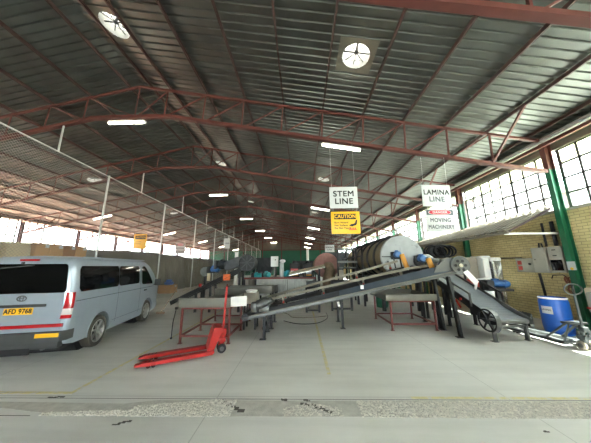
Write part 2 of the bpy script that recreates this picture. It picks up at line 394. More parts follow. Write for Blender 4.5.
# roof sheets: box-profile corrugation, crests run down the slope; square holes where the ventilators sit
DOMES = [(-4.93, 4.7), (-4.93, 12.85), (-4.93, 21.4), (-4.93, 29.6), (-4.93, 37.8),
         (1.46, 4.74), (1.46, 12.9), (1.46, 21.5), (1.46, 29.6), (1.46, 37.8),
         (-12.02, 12.0), (-12.02, 20.3), (-12.02, 28.6)]
HD = 0.36
def roof_side(name, xa, xb, lo_x):
    mb = MB(); pitch = 0.205; hgt = 0.034
    prof = [(0, 0), (0.125, 0), (0.142, hgt), (0.175, hgt), (0.192, 0)]
    ys = []
    y = YF - 0.2
    while y < YB + 0.4:
        for d, h in prof: ys.append((y + d, h))
        y += pitch
    cuts = {xa, xb}
    for dx, dy in DOMES:
        if min(xa, xb) < dx < max(xa, xb): cuts |= {dx - HD, dx + HD}
    xs = sorted(cuts)
    vs = []; fs = []
    for (yy, h) in ys:
        for x in xs: vs.append((x, yy, zr(x) + h))
    n = len(xs)
    for j in range(len(ys) - 1):
        for i in range(n - 1):
            cx, cy = (xs[i] + xs[i + 1]) / 2, (ys[j][0] + ys[j + 1][0]) / 2
            if any(abs(cx - dx) < HD and abs(cy - dy) < HD for dx, dy in DOMES): continue
            fs.append((j * n + i, j * n + i + 1, (j + 1) * n + i + 1, (j + 1) * n + i))
    mb.add(vs, fs)
    return S(name, mb, 'galv')
roof_side('roof_right', RX, XR + 0.62, 0)
roof_side('roof_left', XL - 0.62, RX, 0)
S('trim_1', MB().prism([(RX - 0.3, RZ - 0.0), (RX, RZ + 0.09), (RX + 0.3, RZ - 0.0), (RX, RZ + 0.06)], YF, YB + 0.3), 'galv')

# side walls
S('wall_right', MB().box((XR, YF, 0), (XR + 0.23, YB, 3.36)), 'brick')
S('wall_left', MB().box((XL - 0.23, YF, 0), (XL, YB, 2.3)), 'brick')
S('beam_right', MB().box((XR - 0.02, YF, 5.28), (XR + 0.2, YB, 5.78)), 'backsheet')
S('beam_left', MB().box((XL - 0.2, YF, 5.12), (XL + 0.02, YB, 5.3)), 'backsheet')
S('trim_2', MB().box((XR - 0.03, YF, 3.36), (XR + 0.26, YB, 3.42)), 'cabgrey')
# unseen front gable behind the camera; doorway kept small to limit light inside
g = MB()
g.prism([(XL, 4.9), (XR, 4.9), (XR, zr(XR)), (RX, RZ), (XL, zr(XL))], YF - 0.15, YF)
S('wall_front', g, 'backsheet')
S('wall_front_left', MB().box((XL, YF - 0.15, 0), (-4.0, YF, 4.9)), 'backsheet')
S('wall_front_right', MB().box((3.5, YF - 0.15, 0), (XR, YF, 4.9)), 'backsheet')
S('door_infill_front', MB().box((-4.0, YF - 0.15, 2.7), (3.5, YF, 4.9)), 'backsheet')  # added infill, lowers the doorway to cut light on the near floor

# back wall: ribbed sheet above, green band, doors
def ribbed(x0, x1, z0f, z1f, y, pitch=0.25, h=0.04):
    mb = MB(); vs = []; x = x0; pts = []
    while x < x1:
        for d, q in ((0, 0), (0.05, 0), (0.08, h), (0.17, h), (0.2, 0)):
            if x + d <= x1: pts.append((x + d, q))
        x += pitch
    for x, q in pts: vs += [(x, y - q, z0f(x)), (x, y - q, z1f(x))]
    mb.add(vs, [(2 * i, 2 * i + 2, 2 * i + 3, 2 * i + 1) for i in range(len(pts) - 1)])
    return mb
S('wall_back', ribbed(XL, XR, lambda x: 5.1, lambda x: zr(x) + 0.03, YB), 'backsheet')
S('wall_back_lower', ribbed(XL, XR, lambda x: 0, lambda x: 5.1, YB), 'greensheet')
S('beam_back', MB().box((XL, YB - 0.16, 5.02), (XR, YB - 0.04, 5.18)), 'red')
for i, x in enumerate((-16, -12, -8, -4, 0, 4)):
    c = T('gable_post', 'red steel post standing against the back wall, %s from the brick side' % NTH[5 - i], 'post', (x, YB - 0.2, 0), group='gable posts')
    MB().ibeam((0, 0, 0), (0, 0, zr(x) - 0.2), 0.16, 0.16, upv=(0, 1, 0)).build('shaft', 'red', c)
    MB().box((-0.15, -0.11, 0), (0.15, 0.11, 0.02)).build('base_plate', 'red', c)

# windows between the columns
def window(idx, x, y0, y1, z0, z1, nc, nr, top=True, inward=-1):
    mb = MB(); t = 0.03
    for k in range(nc + 1):
        yy = y0 + (y1 - y0) * k / nc; ww = 0.08 if k in (0, nc) or (k % 3 == 0) else 0.055
        mb.box((x - 0.02, yy - ww / 2, z0), (x + 0.02, yy + ww / 2, z1))
    for k in range(nr + 1):
        zz = z0 + (z1 - z0) * k / nr; ww = 0.08 if k in (0, nr) else 0.055
        mb.box((x - 0.02, y0, zz - ww / 2), (x + 0.02, y1, zz + ww / 2))
    o = S('window_%d' % idx, mb, 'windowframe')
    zt = z1 - (z1 - z0) / nr
    p = MB().box((x - 0.003, y0, z0), (x + 0.003, y1, zt if top else z1)).build('pane', 'pane', o)
    if top: MB().box((x - 0.003, y0, zt), (x + 0.003, y1, z1)).build('pane', 'panetop', o, label='yellowed top row of panes')
    return o
M['windowframe'] = mat('window_steel', rgb(52, 50, 48), 0.6, var=0.1)
wi = 1
for i in range(len(TY) - 1):
    window(wi, XR + 0.08, TY[i] + 0.1, TY[i + 1] - 0.1, 3.42, 5.28, 8, 4); wi += 1
for i in range(len(TY) - 1):
    window(wi, XL - 0.08, TY[i] + 0.1, TY[i + 1] - 0.1, 2.3, 5.12, 8, 5, top=False); wi += 1

# ---------------------------------------------------------------- columns
def column(x, y, ztop, zsplit, side, label, group):
    c = T('steel_column', label, 'column', (x, y, 0), group=group)
    MB().ibeam((0, 0, 0), (0, 0, zsplit), 0.15, 0.20, 0.018, upv=(1, 0, 0)).build('lower_shaft', 'green', c, label='green painted lower shaft')
    MB().ibeam((0, 0, zsplit), (0, 0, ztop), 0.15, 0.20, 0.018, upv=(1, 0, 0)).build('upper_shaft', 'red', c, label='red oxide upper shaft')
    b = MB().box((-0.18, -0.16, 0), (0.18, 0.16, 0.025))
    b.build('base_plate', 'green', c)
    return c
for i, y in enumerate(TY[3:], 0):
    column(XR - 0.17, y, 5.55, 4.68, 1, 'green and red steel column on the brick window wall, %s column from the camera end' % NTH[i], 'brick side columns')
    column(XL + 0.17, y, 4.95, 3.0, -1, 'steel column on the far left window wall, %s column from the camera end' % NTH[i], 'left side columns')

# ---------------------------------------------------------------- trusses
def ztop(x): return (8.08 - 0.183 * (x - RX)) if x >= RX else (8.08 - SL * (RX - x))
def zbot(x):
    if x > -4.5: return 6.86 - 0.186 * (x + 4.5)
    if x > -7.1: return 6.87
    return 6.87 - 0.225 * (-7.1 - x)
PX = [7.4, 6.15, 4.81, 3.47, 2.13, 0.79, -0.55, -1.89, -3.23, -4.57]           # right purlins
PXL = [-7.4, -8.72, -10.04, -11.36, -12.68, -14.0, -15.32, -16.64, -17.96, -19.0]
def make_truss():
    t = T('roof_truss', 'x', 'truss', (0, 0, 0), group='roof trusses')
    xr, xl = XR - 0.3, XL + 0.3
    mb = MB().bar((RX, 0, ztop(RX)), (xr, 0, ztop(xr)), 0.07, 0.07); mb.bar((RX, 0, ztop(RX)), (xl, 0, ztop(xl)), 0.07, 0.07)
    mb.build('top_chord', 'red', t)
    mb = MB().bar((-4.5, 0, zbot(-4.5)), (xr, 0, zbot(xr)), 0.13, 0.10)
    mb.bar((-7.1, 0, 6.87), (-4.5, 0, 6.87), 0.13, 0.10)
    mb.bar((-7.1, 0, 6.87), (xl, 0, zbot(xl)), 0.13, 0.10)
    mb.build('bottom_chord', 'red', t)
    nod = sorted(PX[1:] + [RX] + PXL[:-1])
    for k, x in enumerate(nod):
        MB().angle((x, 0, ztop(x)), (x - 0.05, 0, zbot(x - 0.05)), 0.045, 0.008).build('web_post', 'red', t)
    for k in range(len(nod) - 1):
        a, b = nod[k], nod[k + 1]
        if a >= RX: p, q = (b, 0, ztop(b)), (a, 0, zbot(a))
        else: p, q = (a, 0, ztop(a)), (b, 0, zbot(b))
        MB().angle(p, q, 0.036, 0.007).build('web_diagonal', 'red', t)
    for x in (6.15, -17.96): # knee braces up to the next purlin
        MB().bar((x - 0.1, 0, zbot(x)), (x, -1.2 if x > 0 else 0.95, zr(x) - 0.1), 0.055, 0.055).build('knee_brace', 'red', t)
    return t
tr0 = make_truss()
ys = TY[2:]
for i, y in enumerate(ys):
    lab = 'red steel roof truss spanning the hall, ' + ('behind the camera' if i == 0 else '%s one in view from the camera end' % NTH[i - 1])
    if i == 0: tr0.location = (0, y, 0); tr0['label'] = lab
    else: dup(tr0, (0, y, 0), label=lab)

# ---------------------------------------------------------------- purlins
def purlin(x, label, right=True):
    z = zr(x) - 0.075
    o = MB().channel((x, YF, z), (x, YB - 0.05, z), 0.04, 0.10, 0.006, side=1 if right else -1).build('roof_purlin', 'purlin')
    tag(o, label, 'purlin', 'roof purlins'); return o
for i, x in enumerate(PX):
    purlin(x, 'long red steel purlin under the brick side roof slope, %s up from the eave' % NTH[i])
for i, x in enumerate(PXL):
    purlin(x, 'long red steel purlin under the fence side roof slope, %s down from the ridge' % NTH[i + 1], False)
purlin(-5.3, 'red steel ridge purlin on the brick side of the ridge')
purlin(-6.0, 'red steel ridge purlin on the fence side of the ridge', False)

# eave gutter/conduit band along the right wall
o = tag(MB().channel((XR - 0.10, YF, 5.66), (XR - 0.10, YB, 5.66), 0.14, 0.13, 0.01, side=-1).build('eave_channel', 'galvpost'), 'pale grey channel running along the eave above the brick side windows', 'channel')
o = tag(MB().box((XR - 0.34, YF, 5.40), (XR - 0.26, YB, 5.50)).build('eave_rail', 'red'), 'red steel rail running just under the pale eave channel', 'rail')

# ---------------------------------------------------------------- roof ventilators
def make_vent():
    t = T('roof_ventilator', 'x', 'ventilator', (0, 0, 0), group='roof ventilators')
    f = MB(); q = 0.46
    n = 24; pts_o = []
    ring = [(0.34 * math.cos(2 * PI * k / n), 0.34 * math.sin(2 * PI * k / n)) for k in range(n)]
    sq = []
    for a, b in ring:
        m_ = max(abs(a), abs(b)); sq.append((a / m_ * q, b / m_ * q))
    f.add([(a, b, 0) for a, b in ring] + [(a, b, 0) for a, b in sq], [(i, (i + 1) % n, n + (i + 1) % n, n + i) for i in range(n)])
    f.build('flashing', 'flash', t, recalc=False)
    MB().lathe([(0.34, 0), (0.335, 0.16), (0.33, 0.22)], n=28).build('throat', 'galvpost', t)
    d = MB().lathe([(0.34, 0.20), (0.38, 0.30), (0.33, 0.42), (0.2, 0.5), (0.001, 0.53)], n=28)
    d.build('turbine_head', 'dome', t)
    s = MB()
    for k in range(4):
        a = PI * k / 4; c, e = math.cos(a) * 0.33, math.sin(a) * 0.33
        s.bar((-c, -e, 0.12), (c, e, 0.12), 0.018 if k else 0.03, 0.018)
    s.cyl((0, 0, 0.08), (0, 0, 0.45), 0.03)
    s.build('spider_bracket', 'black', t)
    v = MB()
    for k in range(24):
        a = 2 * PI * k / 24
        p = [V((math.cos(a + o_) * r, math.sin(a + o_) * r, z)) for o_, r, z in ((0, 0.345, 0.2), (0.1, 0.385, 0.3), (0.22, 0.335, 0.42), (0.3, 0.2, 0.505))]
        for i in range(3): v.bar(p[i], p[i + 1], 0.012, 0.006)
    v.build('vane', 'galvpost', t)
    return t
M['flash'] = mat('flashing_grey', rgb(112, 108, 96), 0.5, 0.2, var=0.1)
v0 = make_vent()
nm = ['ridge row', 'brick side row', 'fence side row']
cnt = {}
for i, (x, y) in enumerate(DOMES):
    r = 0 if abs(x + 4.93) < 0.1 else (1 if x > 0 else 2)
    cnt[r] = cnt.get(r, 0) + 1
    lab = 'round bright roof ventilator with radial bars, %s in the %s' % (ORD[cnt[r] - 1], nm[r])
    t = v0 if i == 0 else dup(v0, (0, 0, 0))
    sl = math.atan(SR) if x > RX else -math.atan(SL)
    t.location = (x, y, zr(x) - 0.004); t.rotation_euler = (0, sl, 0); t['label'] = lab

# ---------------------------------------------------------------- fluorescent lights
def make_light(L=1.25):
    t = T('batten_light', 'x', 'light', (0, 0, 0), group='fluorescent battens')
    MB().bbox((-L / 2, -0.045, 0.03), (L / 2, 0.045, 0.085), 0.01).build('housing', 'white', t)
    MB().cyl((-L / 2 + 0.03, 0.0, 0.0), (L / 2 - 0.03, 0.0, 0.0), 0.032).build('tube', 'tube', t)
    e = MB()
    for sx in (-1, 1): e.box((sx * L / 2 - 0.02, -0.04, -0.035), (sx * L / 2 + 0.02, 0.04, 0.05))
    e.build('end_cap', 'white', t)
    h = MB()
    for sx in (-0.4, 0.4): h.cyl((sx, 0, 0.08), (sx, 0, 0.16), 0.008, n=6)
    h.build('hanger', 'black', t)
    return t
l0 = make_light(); first = True
rows = [(-5.65, 'under the ridge'), (1.35, 'over the machines'), (-13.6, 'beyond the wire fence')]
for xi, (lx, wh) in enumerate(rows):
    for k, yi in enumerate((2, 4, 6, 8, 10, 12)):
        if xi == 2 and k == 0: continue
        y = TY[yi + 2]
        lab = 'lit fluorescent batten %s, %s of its row' % (wh, ORD[k if xi < 2 else k - 1])
        x = lx + (0.0 if k else (-0.25 if xi == 0 else 0.0)); z = zbot(x) - 0.05 - 0.16
        if first: t = l0; first = False
        else: t = dup(l0, (0, 0, 0))
        t.location = (x, y, z); t['label'] = lab
        t.rotation_euler = (0, (0.184 if xi == 1 else (-0.22 if xi == 2 else 0.0)), 0)

# ---------------------------------------------------------------- wire fence (partition)
FX = -8.1
def fz(y): return 5.68 - 0.026 * (y - 5.2) if y < 18 else 5.35 - 0.015 * (y - 18)
fy = [0.6, 4.66, 8.64, 12.62, 16.6, 20.58, 24.56, 28.54, 32.5, 36.5, 40.5, 44.4]
fence = T('wire_fence', 'tall chain link fence on galvanised posts dividing off the storage side', 'fence', (FX, 0, 0))
fm = MB()
for a, b in zip(fy[:-1], fy[1:]): fm.add([(0, a, 0.05), (0, b, 0.05), (0, b, fz(b)), (0, a, fz(a))], [(0, 1, 2, 3)])
fm.build('wire_mesh', 'wire', fence)
for i, y in enumerate(fy):
    p = MB().cyl((0.04, y, 0), (0.04, y, fz(y) + 0.02), 0.036, n=12); p.cyl((0.04, y, 0), (0.04, y, 0.012), 0.1, n=12); p.build('fence_post', 'galvpost', fence)
rl = MB()
rl.tube([(0.0, y, fz(y)) for y in fy], 0.025); rl.build('top_rail', 'galvpost', fence)
for y in TY[3:]:
    if y < 45: MB().cyl((0.0, y, fz(y)), (0.0, y, zbot(FX) - 0.04), 0.028, n=10).build('hanger_post', 'galvpost', fence)

# ---------------------------------------------------------------- floor marks
o = S('floor_marking_1', MB().box((-3.42, 3.62, 0.0), (-3.36, 13.0, 0.004)).box((-4.6, 3.58, 0.0), (-3.36, 3.64, 0.004)), 'linepaint')
o = S('floor_marking_2', MB().box((0.42, 4.2, 0.0), (0.48, 9.5, 0.004)), 'linepaint')
o = S('floor_marking_3', MB().box((1.5, 3.50, 0.0), (7.8, 3.55, 0.004)), 'linepaint')
# broken concrete trench with exposed stones
def rubble(name, lab, region, n, seed):
    random.seed(seed); mb = MB(); k = 0
    while k < n:
        x = random.uniform(region[0], region[1]); y = random.uniform(region[2], region[3])
        if not region[4](x, y): continue
        r = random.uniform(0.005, 0.015) * (1.4 if random.random() < 0.08 else 1)
        c = V((x, y, r * 0.25)); vs = []
        a0 = random.random() * 3
        for i in range(5):
            a = a0 + 2 * PI * i / 5; q = r * random.uniform(0.7, 1.2); vs.append(c + V((math.cos(a) * q, math.sin(a) * q * 0.8, -r * 0.25)))
        for i in range(4):
            a = a0 + 0.5 + 2 * PI * i / 4; q = r * random.uniform(0.4, 0.7); vs.append(c + V((math.cos(a) * q, math.sin(a) * q, r * random.uniform(0.35, 0.6))))
        mb.add(vs, [(5, 6, 7, 8), (0, 1, 5), (1, 6, 5), (1, 2, 6), (2, 3, 7), (2, 7, 6), (3, 4, 8), (3, 8, 7), (4, 0, 5), (4, 5, 8)]); k += 1
    o = mb.build(name, 'stones', recalc=False); tag(o, lab, 'rubble', kind='stuff'); return o
def stones():
    m = mat('broken_stones', rgb(206, 201, 190), 0.9, var=0.25, scale=22, dirt=(rgb(110, 106, 98), 40, 0.62)); return m
M['stones'] = stones()
M['patch'] = mat('rough_screed', rgb(184, 181, 172), 0.9, var=0.15, scale=9, bump=0.6, bscale=90)
S('floor_patch_1', MB().prism([(-3.3, 3.16), (-1.9, 3.10), (0.2, 3.12), (8.0, 3.10), (8.0, 3.47), (-0.2, 3.44), (-2.0, 3.44), (-2.4, 3.36), (-4.8, 3.40), (-4.8, 3.37)], 0.0, 0.003, 'XY'), 'patch')
rubble('concrete_rubble', 'strip of exposed grey stones broken out of the floor joint, machine side', (0.72, 7.8, 3.11, 3.45, lambda x, y: True), 11000, 3)
def cres(x, y):
    t = (x + 3.3) / 2.4
    return 0 < t < 1 and y < 3.16 + 0.30 * min(1, t * 1.15) * (1 if t > 0.45 else 0.45) and y > 3.11
rubble('concrete_rubble', 'crescent patch of pale stones in the floor joint in front of the van', (-3.3, -0.9, 3.1, 3.46, cres), 3200, 4)
rubble('concrete_rubble', 'small patch of loose stones beside the dark floor crack', (-0.25, 0.5, 3.12, 3.4, lambda x, y: y < 3.4 - 0.3 * abs(x - 0.1)), 500, 5)
ck = MB(); random.seed(9)
for (xa, ya, xb, yb, ww) in ((-1.15, 3.45, -0.75, 3.2, 0.025), (0.1, 3.36, 0.38, 3.18, 0.045), (-0.02, 3.38, 0.1, 3.34, 0.05), (-0.3, 3.47, -0.22, 3.45, 0.04), (0.0, 3.46, 0.1, 3.44, 0.03), (-3.6, 3.49, -3.4, 3.51, 0.02), (-2.22, 2.94, -2.05, 3.03, 0.02), (2.62, 2.9, 2.68, 2.9, 0.012)):
    pts = [V((xa + (xb - xa) * t / 6, ya + (yb - ya) * t / 6, 0)) + V((random.uniform(-1, 1) * 0.015, random.uniform(-1, 1) * 0.012, 0)) for t in range(7)]
    for p, q in zip(pts[:-1], pts[1:]):
        h = ww * random.uniform(0.3, 1) / 2; ck.box((min(p.x, q.x), min(p.y, q.y) - h, 0.001), (max(p.x, q.x) + 0.002, max(p.y, q.y) + h, 0.006))
S('floor_marking_4', ck, 'crack')
S('floor_marking_5', MB().box((-19, 3.475, 0.0), (7.9, 3.483, 0.002)).box((-19, 3.10, 0.0), (-3.4, 3.11, 0.002)), 'crack')
#@@PART2
# ================================================================ OBJECTS
# ---------------------------------------------------------------- van
def build_van():
    d = V((-0.215, 0.976, 0)).normalized()
    rc = V((-4.60, 4.58, 0)); left = V((-d.y, d.x, 0))
    base = rc + left * 0.847
    t = T('passenger_van', 'silver blue passenger van with dark windows, parked rear towards the camera', 'van', base, math.atan2(d.y, d.x)); t.scale = (0.985, 1, 1.03)
    L = 4.69
    # stations: (l, z_bottom, z_top, half width low, half width high)
    st = [(0.0, 0.42, 1.80, 0.770, 0.66), (0.03, 0.36, 1.90, 0.815, 0.70), (0.09, 0.33, 1.955, 0.842, 0.725), (0.25, 0.30, 1.975, 0.847, 0.735), (0.8, 0.28, 1.985, 0.847, 0.74),
          (1.6, 0.26, 1.985, 0.847, 0.74), (2.4, 0.26, 1.985, 0.847, 0.74), (3.0, 0.26, 1.97, 0.847, 0.735), (3.35, 0.26, 1.93, 0.847, 0.73), (3.65, 0.26, 1.82, 0.845, 0.72),
          (3.95, 0.26, 1.60, 0.84, 0.73), (4.2, 0.26, 1.36, 0.83, 0.76), (4.4, 0.27, 1.17, 0.81, 0.77), (4.56, 0.30, 1.04, 0.76, 0.72), (4.65, 0.36, 0.92, 0.69, 0.65), (4.69, 0.44, 0.80, 0.60, 0.56)]
    def half(z, zt, zb, wl, wh):        # half width at height z
        zw = 1.02
        if z <= zw: return wl - 0.035 * max(0, (0.55 - z) / 0.3) ** 2
        k = (z - zw) / (1.985 - zw)
        return wl - (wl - wh) * (k ** 1.5)
    def section(s):
        l, zb, zt, wl, wh = s; pts = []
        r = min(0.13, (zt - zb) * 0.3)
        zs = [zb, zb + 0.06, 0.6, 0.86, 1.02, 1.2, 1.4, 1.6, 1.75]
        zs = [min(max(z, zb + 0.005 * i), zt - r - 0.004 * (9 - i)) for i, z in enumerate(zs)]
        for z in zs: pts.append((half(z, zt, zb, wl, wh), z))
        we = half(zt - r, zt, zb, wl, wh)
        for a in range(1, 6):
            th = a / 6 * PI / 2; pts.append((we - r * (1 - math.cos(th)), zt - r + r * math.sin(th)))
        pts.append((we - r - 0.0, zt)); pts.append(((we - r) * 0.5, zt + 0.018)); pts.append((0.0, zt + 0.025))
        full = [(-y, z) for y, z in pts] + [(y, z) for y, z in pts[-2::-1]]
        return [V((l, y, z)) for y, z in full]
    vs = []; n = len(section(st[0]))
    for s in st: vs += section(s)
    fs = []
    for i in range(len(st) - 1):
        for k in range(n - 1): fs.append((i * n + k, i * n + k + 1, (i + 1) * n + k + 1, (i + 1) * n + k))
        fs.append((i * n + n - 1, i * n, (i + 1) * n, (i + 1) * n + n - 1))
    fs.append(tuple(range(n))[::-1]); m_ = (len(st) - 1) * n; fs.append(tuple(range(m_, m_ + n)))
    body = MB().add(vs, fs, True).build('body', 'vanpaint')
    RW, FW = 1.02, 3.56; zc = 0.345
    cuts = []
    for lx in (RW, FW):
        c = MB().cyl((lx, -1.2, zc), (lx, 1.2, zc), 0.405, n=40).build('cut', 'black')
        cuts.append(c)
        md = body.modifiers.new('b', 'BOOLEAN'); md.operation = 'DIFFERENCE'; md.object = c; md.solver = 'EXACT'
    dg = bpy.context.evaluated_depsgraph_get()
    me = bpy.data.meshes.new_from_object(body.evaluated_get(dg)); body.modifiers.clear(); body.data = me
    for c in cuts: bpy.data.objects.remove(c)
    bm = bmesh.new(); bm.from_mesh(me); bmesh.ops.recalc_face_normals(bm, faces=bm.faces); bm.to_mesh(me); bm.free()
    for p in me.polygons: p.use_smooth = True
    try: me.set_sharp_from_angle(angle=math.radians(38))
    except Exception: pass
    body.parent = t
    # wheel arch liners
    for lx in (RW, FW):
        MB().cyl((lx, -0.60, zc), (lx, 0.60, zc), 0.40, n=32).build('wheel_housing', 'rubber', t)
    # helpers for the sheet over the body side
    def hw(l, z):
        for a, b in zip(st[:-1], st[1:]):
            if a[0] <= l <= b[0]:
                k = (l - a[0]) / (b[0] - a[0]); wl = a[3] + (b[3] - a[3]) * k; wh = a[4] + (b[4] - a[4]) * k
                return half(z, 0, 0, wl, wh)
        return 0.7
    def side_patch(poly_fn, l0, l1, side, off=0.006, nl=16, nz=6):
        # poly_fn(l) -> (zlow, zhigh)
        def fn(u, v):
            l = l0 + (l1 - l0) * u; za, zb = poly_fn(l); z = za + (zb - za) * v
            return V((l, side * (hw(l, z) + off), z))
        return MB().grid(fn, nl, nz)
    def rr(l, a, b, za, zb, r=0.07):     # rounded ends
        e = min(l - a, b - l)
        c = 0 if e >= r else r - math.sqrt(max(0, r * r - (r - e) ** 2))
        return za + c, zb - c
    for sd in (-1, 1):
        side_patch(lambda l: rr(l, 0.17, 1.63, 1.27, 1.79), 0.17, 1.63, sd, nl=30).build('side_window', 'vanglass', t)
        side_patch(lambda l: rr(l, 1.645, 2.80, 1.27, 1.79), 1.645, 2.80, sd, nl=30).build('side_window', 'vanglass', t)
        def dw(l):
            k = (l - 2.98) / (3.78 - 2.98)
            zt = 1.78 - 0.50 * max(0, k - 0.25) ** 1.3 / 0.75 ** 1.3; zb = 1.22 - 0.03 * k
            e = min(l - 2.98, 0.06); c = 0.06 - e
            return zb + c * 0.6, zt - c * 0.6
        side_patch(dw, 2.98, 3.80, sd, nl=24).build('door_window', 'vanglass', t)
        # seams, rails and handles
        sm = MB()
        for l in (1.638, 2.90):
            sm.add(*(lambda g: (g.v, g.f))(side_patch(lambda q: (0.40, 1.80), l - 0.006, l + 0.006, sd, 0.002, 1, 14)))
        sm.add(*(lambda g: (g.v, g.f))(side_patch(lambda q: (1.095, 1.108), 0.1, 3.9, sd, 0.003, 30, 1)))
        sm.add(*(lambda g: (g.v, g.f))(side_patch(lambda q: (0.46, 0.468), 1.5, 3.1, sd, 0.003, 20, 1)))
        sm.build('body_seam', 'vanblack', t, recalc=False)
        h = MB().bbox((3.10, sd * (hw(3.2, 1.05) + 0.035) - 0.015, 1.01), (3.28, sd * (hw(3.2, 1.05) + 0.035) + 0.015, 1.05), 0.01)
        h.build('door_handle', 'vanblack', t)
        MB().bbox((0.3, sd * 0.725 - 0.015, 1.955), (3.2, sd * 0.725 + 0.015, 1.985), 0.008).build('roof_gutter', 'vanpaint', t)
        mm = T_part = MB()
        mm.bbox((3.86, sd * 0.98 - 0.09, 1.12), (3.93, sd * 0.98 + 0.10, 1.34), 0.03)
        mm.tube([(3.93, sd * 0.80, 1.16), (3.92, sd * 0.88, 1.15), (3.90, sd * 0.93, 1.18)], 0.018)
        mm.build('door_mirror', 'vanblack', t)
        # wheels
        for lx in (RW, FW):
            yo = sd * 0.835; yi = sd * 0.63
            prof = [(0.21, yi), (0.30, yi), (0.325, yi + sd * 0.02), (0.332, yi + sd * 0.06), (0.332, yo - sd * 0.05), (0.322, yo - sd * 0.012), (0.29, yo), (0.245, yo - sd * 0.005), (0.238, yo - sd * 0.02), (0.235, yi + sd * 0.02), (0.21, yi)]
            wh_ = MB().lathe(prof, (lx, 0, 0.334), 'Y', 36).build('wheel', 'tyre', t)
            al = MB(); al.lathe([(0.24, yo - sd * 0.014), (0.225, yo - sd * 0.004), (0.212, yo - sd * 0.03), (0.212, yo - sd * 0.10)], (lx, 0, 0.334), 'Y', 36)
            al.cyl((lx, yo - sd * 0.06, 0.334), (lx, yo - sd * 0.012, 0.334), 0.05, n=18)
            for k in range(7):
                a = 2 * PI * k / 7 + 0.2
                c, s_ = math.cos(a), math.sin(a)
                al.bar((lx + c * 0.03, yo - sd * 0.035, 0.334 + s_ * 0.03), (lx + c * 0.218, yo - sd * 0.022, 0.334 + s_ * 0.218), 0.035, 0.03, upv=(0, 1, 0))
            al.build('alloy_rim', 'alloy', wh_)
            MB().cyl((lx, yo - sd * 0.13, 0.334), (lx, yo - sd * 0.10, 0.334), 0.212, n=28).build('brake_disc', 'black', wh_)
    # wheel arch lips
    al = MB()
    for sd in (-1, 1):
        for lx in (RW, FW):
            al.tube([(lx + 0.41 * math.cos(a), sd * (hw(lx, 0.5) - 0.006), zc + 0.41 * math.sin(a)) for a in [PI * (k / 18) * 1.06 - 0.06 for k in range(19)]], 0.014, 6)
    al.build('arch_lip', 'vanpaint', t)
    # rear face: x is forward, rear surface at about x=0
    def rear(name, m, y0, y1, z0, z1, off=0.006, r=0.04, th=0.01, label=None, par=t):
        mb = MB(); mb.bbox((-off - th, y0, z0), (0.02, y1, z1), r if r < 0.02 else 0.012); return mb.build(name, m, par, label)
    rw = MB()
    def rg(u, v):
        y = -0.69 + 1.38 * u; z = 1.22 + 0.50 * v
        return V((-0.006 - 0.0, y * (1 - 0.05 * v), z))
    q = [];
    for cx, cz, a0 in ((0.65, 1.34, -90), (0.61, 1.77, 0), (-0.61, 1.77, 90), (-0.65, 1.34, 180)):
        for k in range(6):
            a = math.radians(a0 + 90 * k / 5); q.append((cx + 0.06 * math.cos(a), cz + 0.06 * math.sin(a)))
    rwm = MB().prism(q, -0.012, 0.03, 'YZ'); rwm.build('rear_window', 'vanglass', t)
    # tailgate shell seam (raised panel)
    q = []
    for cx, cz, a0 in ((0.66, 0.62, -90), (0.62, 1.80, 0), (-0.62, 1.80, 90), (-0.66, 0.62, 180)):
        for k in range(5):
            a = math.radians(a0 + 90 * k / 4); q.append((cx + 0.05 * math.cos(a), cz + 0.05 * math.sin(a)))
    tg = MB().prism(q, -0.004, 0.03, 'YZ').build('tailgate', 'vanpaint', t)
    MB().bbox((-0.03, -0.42, 1.03), (0.0, 0.42, 1.08), 0.008).build('handle_bar', 'vanblack', tg)
    MB().bbox((-0.02, -0.22, 0.90), (0.0, 0.24, 1.02), 0.006).build('number_plate', 'plate', tg, 'yellow number plate')
    text('AFD 9768', 0.115, tg, 'ink', (-0.022, 0.01, 0.96), (PI / 2, 0, -PI / 2), 0.002, 0.86)
    em = MB(); em.tube([(-0.014, 0.075 * math.cos(2 * PI * k / 20), 1.19 + 0.048 * math.sin(2 * PI * k / 20)) for k in range(20)], 0.008, 6, True)
    em.tube([(-0.014, 0.028 * math.cos(2 * PI * k / 16), 1.19 + 0.046 * math.sin(2 * PI * k / 16)) for k in range(16)], 0.006, 6, True)
    em.tube([(-0.014, 0.05 * math.cos(2 * PI * k / 16), 1.215 + 0.02 * math.sin(2 * PI * k / 16)) for k in range(16)], 0.006, 6, True)
    em.build('oval_emblem', 'steel', tg)
    MB().bbox((-0.016, -0.76, 0.655), (0.01, 0.70, 0.715), 0.005).build('red_reflective_stripe', 'lampred', t)
    MB().bbox((-0.03, -0.14, 1.885), (0.03, 0.16, 1.925), 0.01).build('brake_light', 'lampred', t)
    wp = MB(); wp.tube([(-0.02, 0.12, 1.85), (-0.045, 0.1, 1.83), (-0.035, -0.08, 1.80), (-0.03, 0.42, 1.76)], 0.009)
    wp.bar((-0.022, -0.10, 1.81), (-0.022, 0.46, 1.75), 0.012, 0.02); wp.cyl((-0.04, 0.1, 1.85), (0.0, 0.1, 1.85), 0.02); wp.build('rear_wiper', 'vanblack', t)
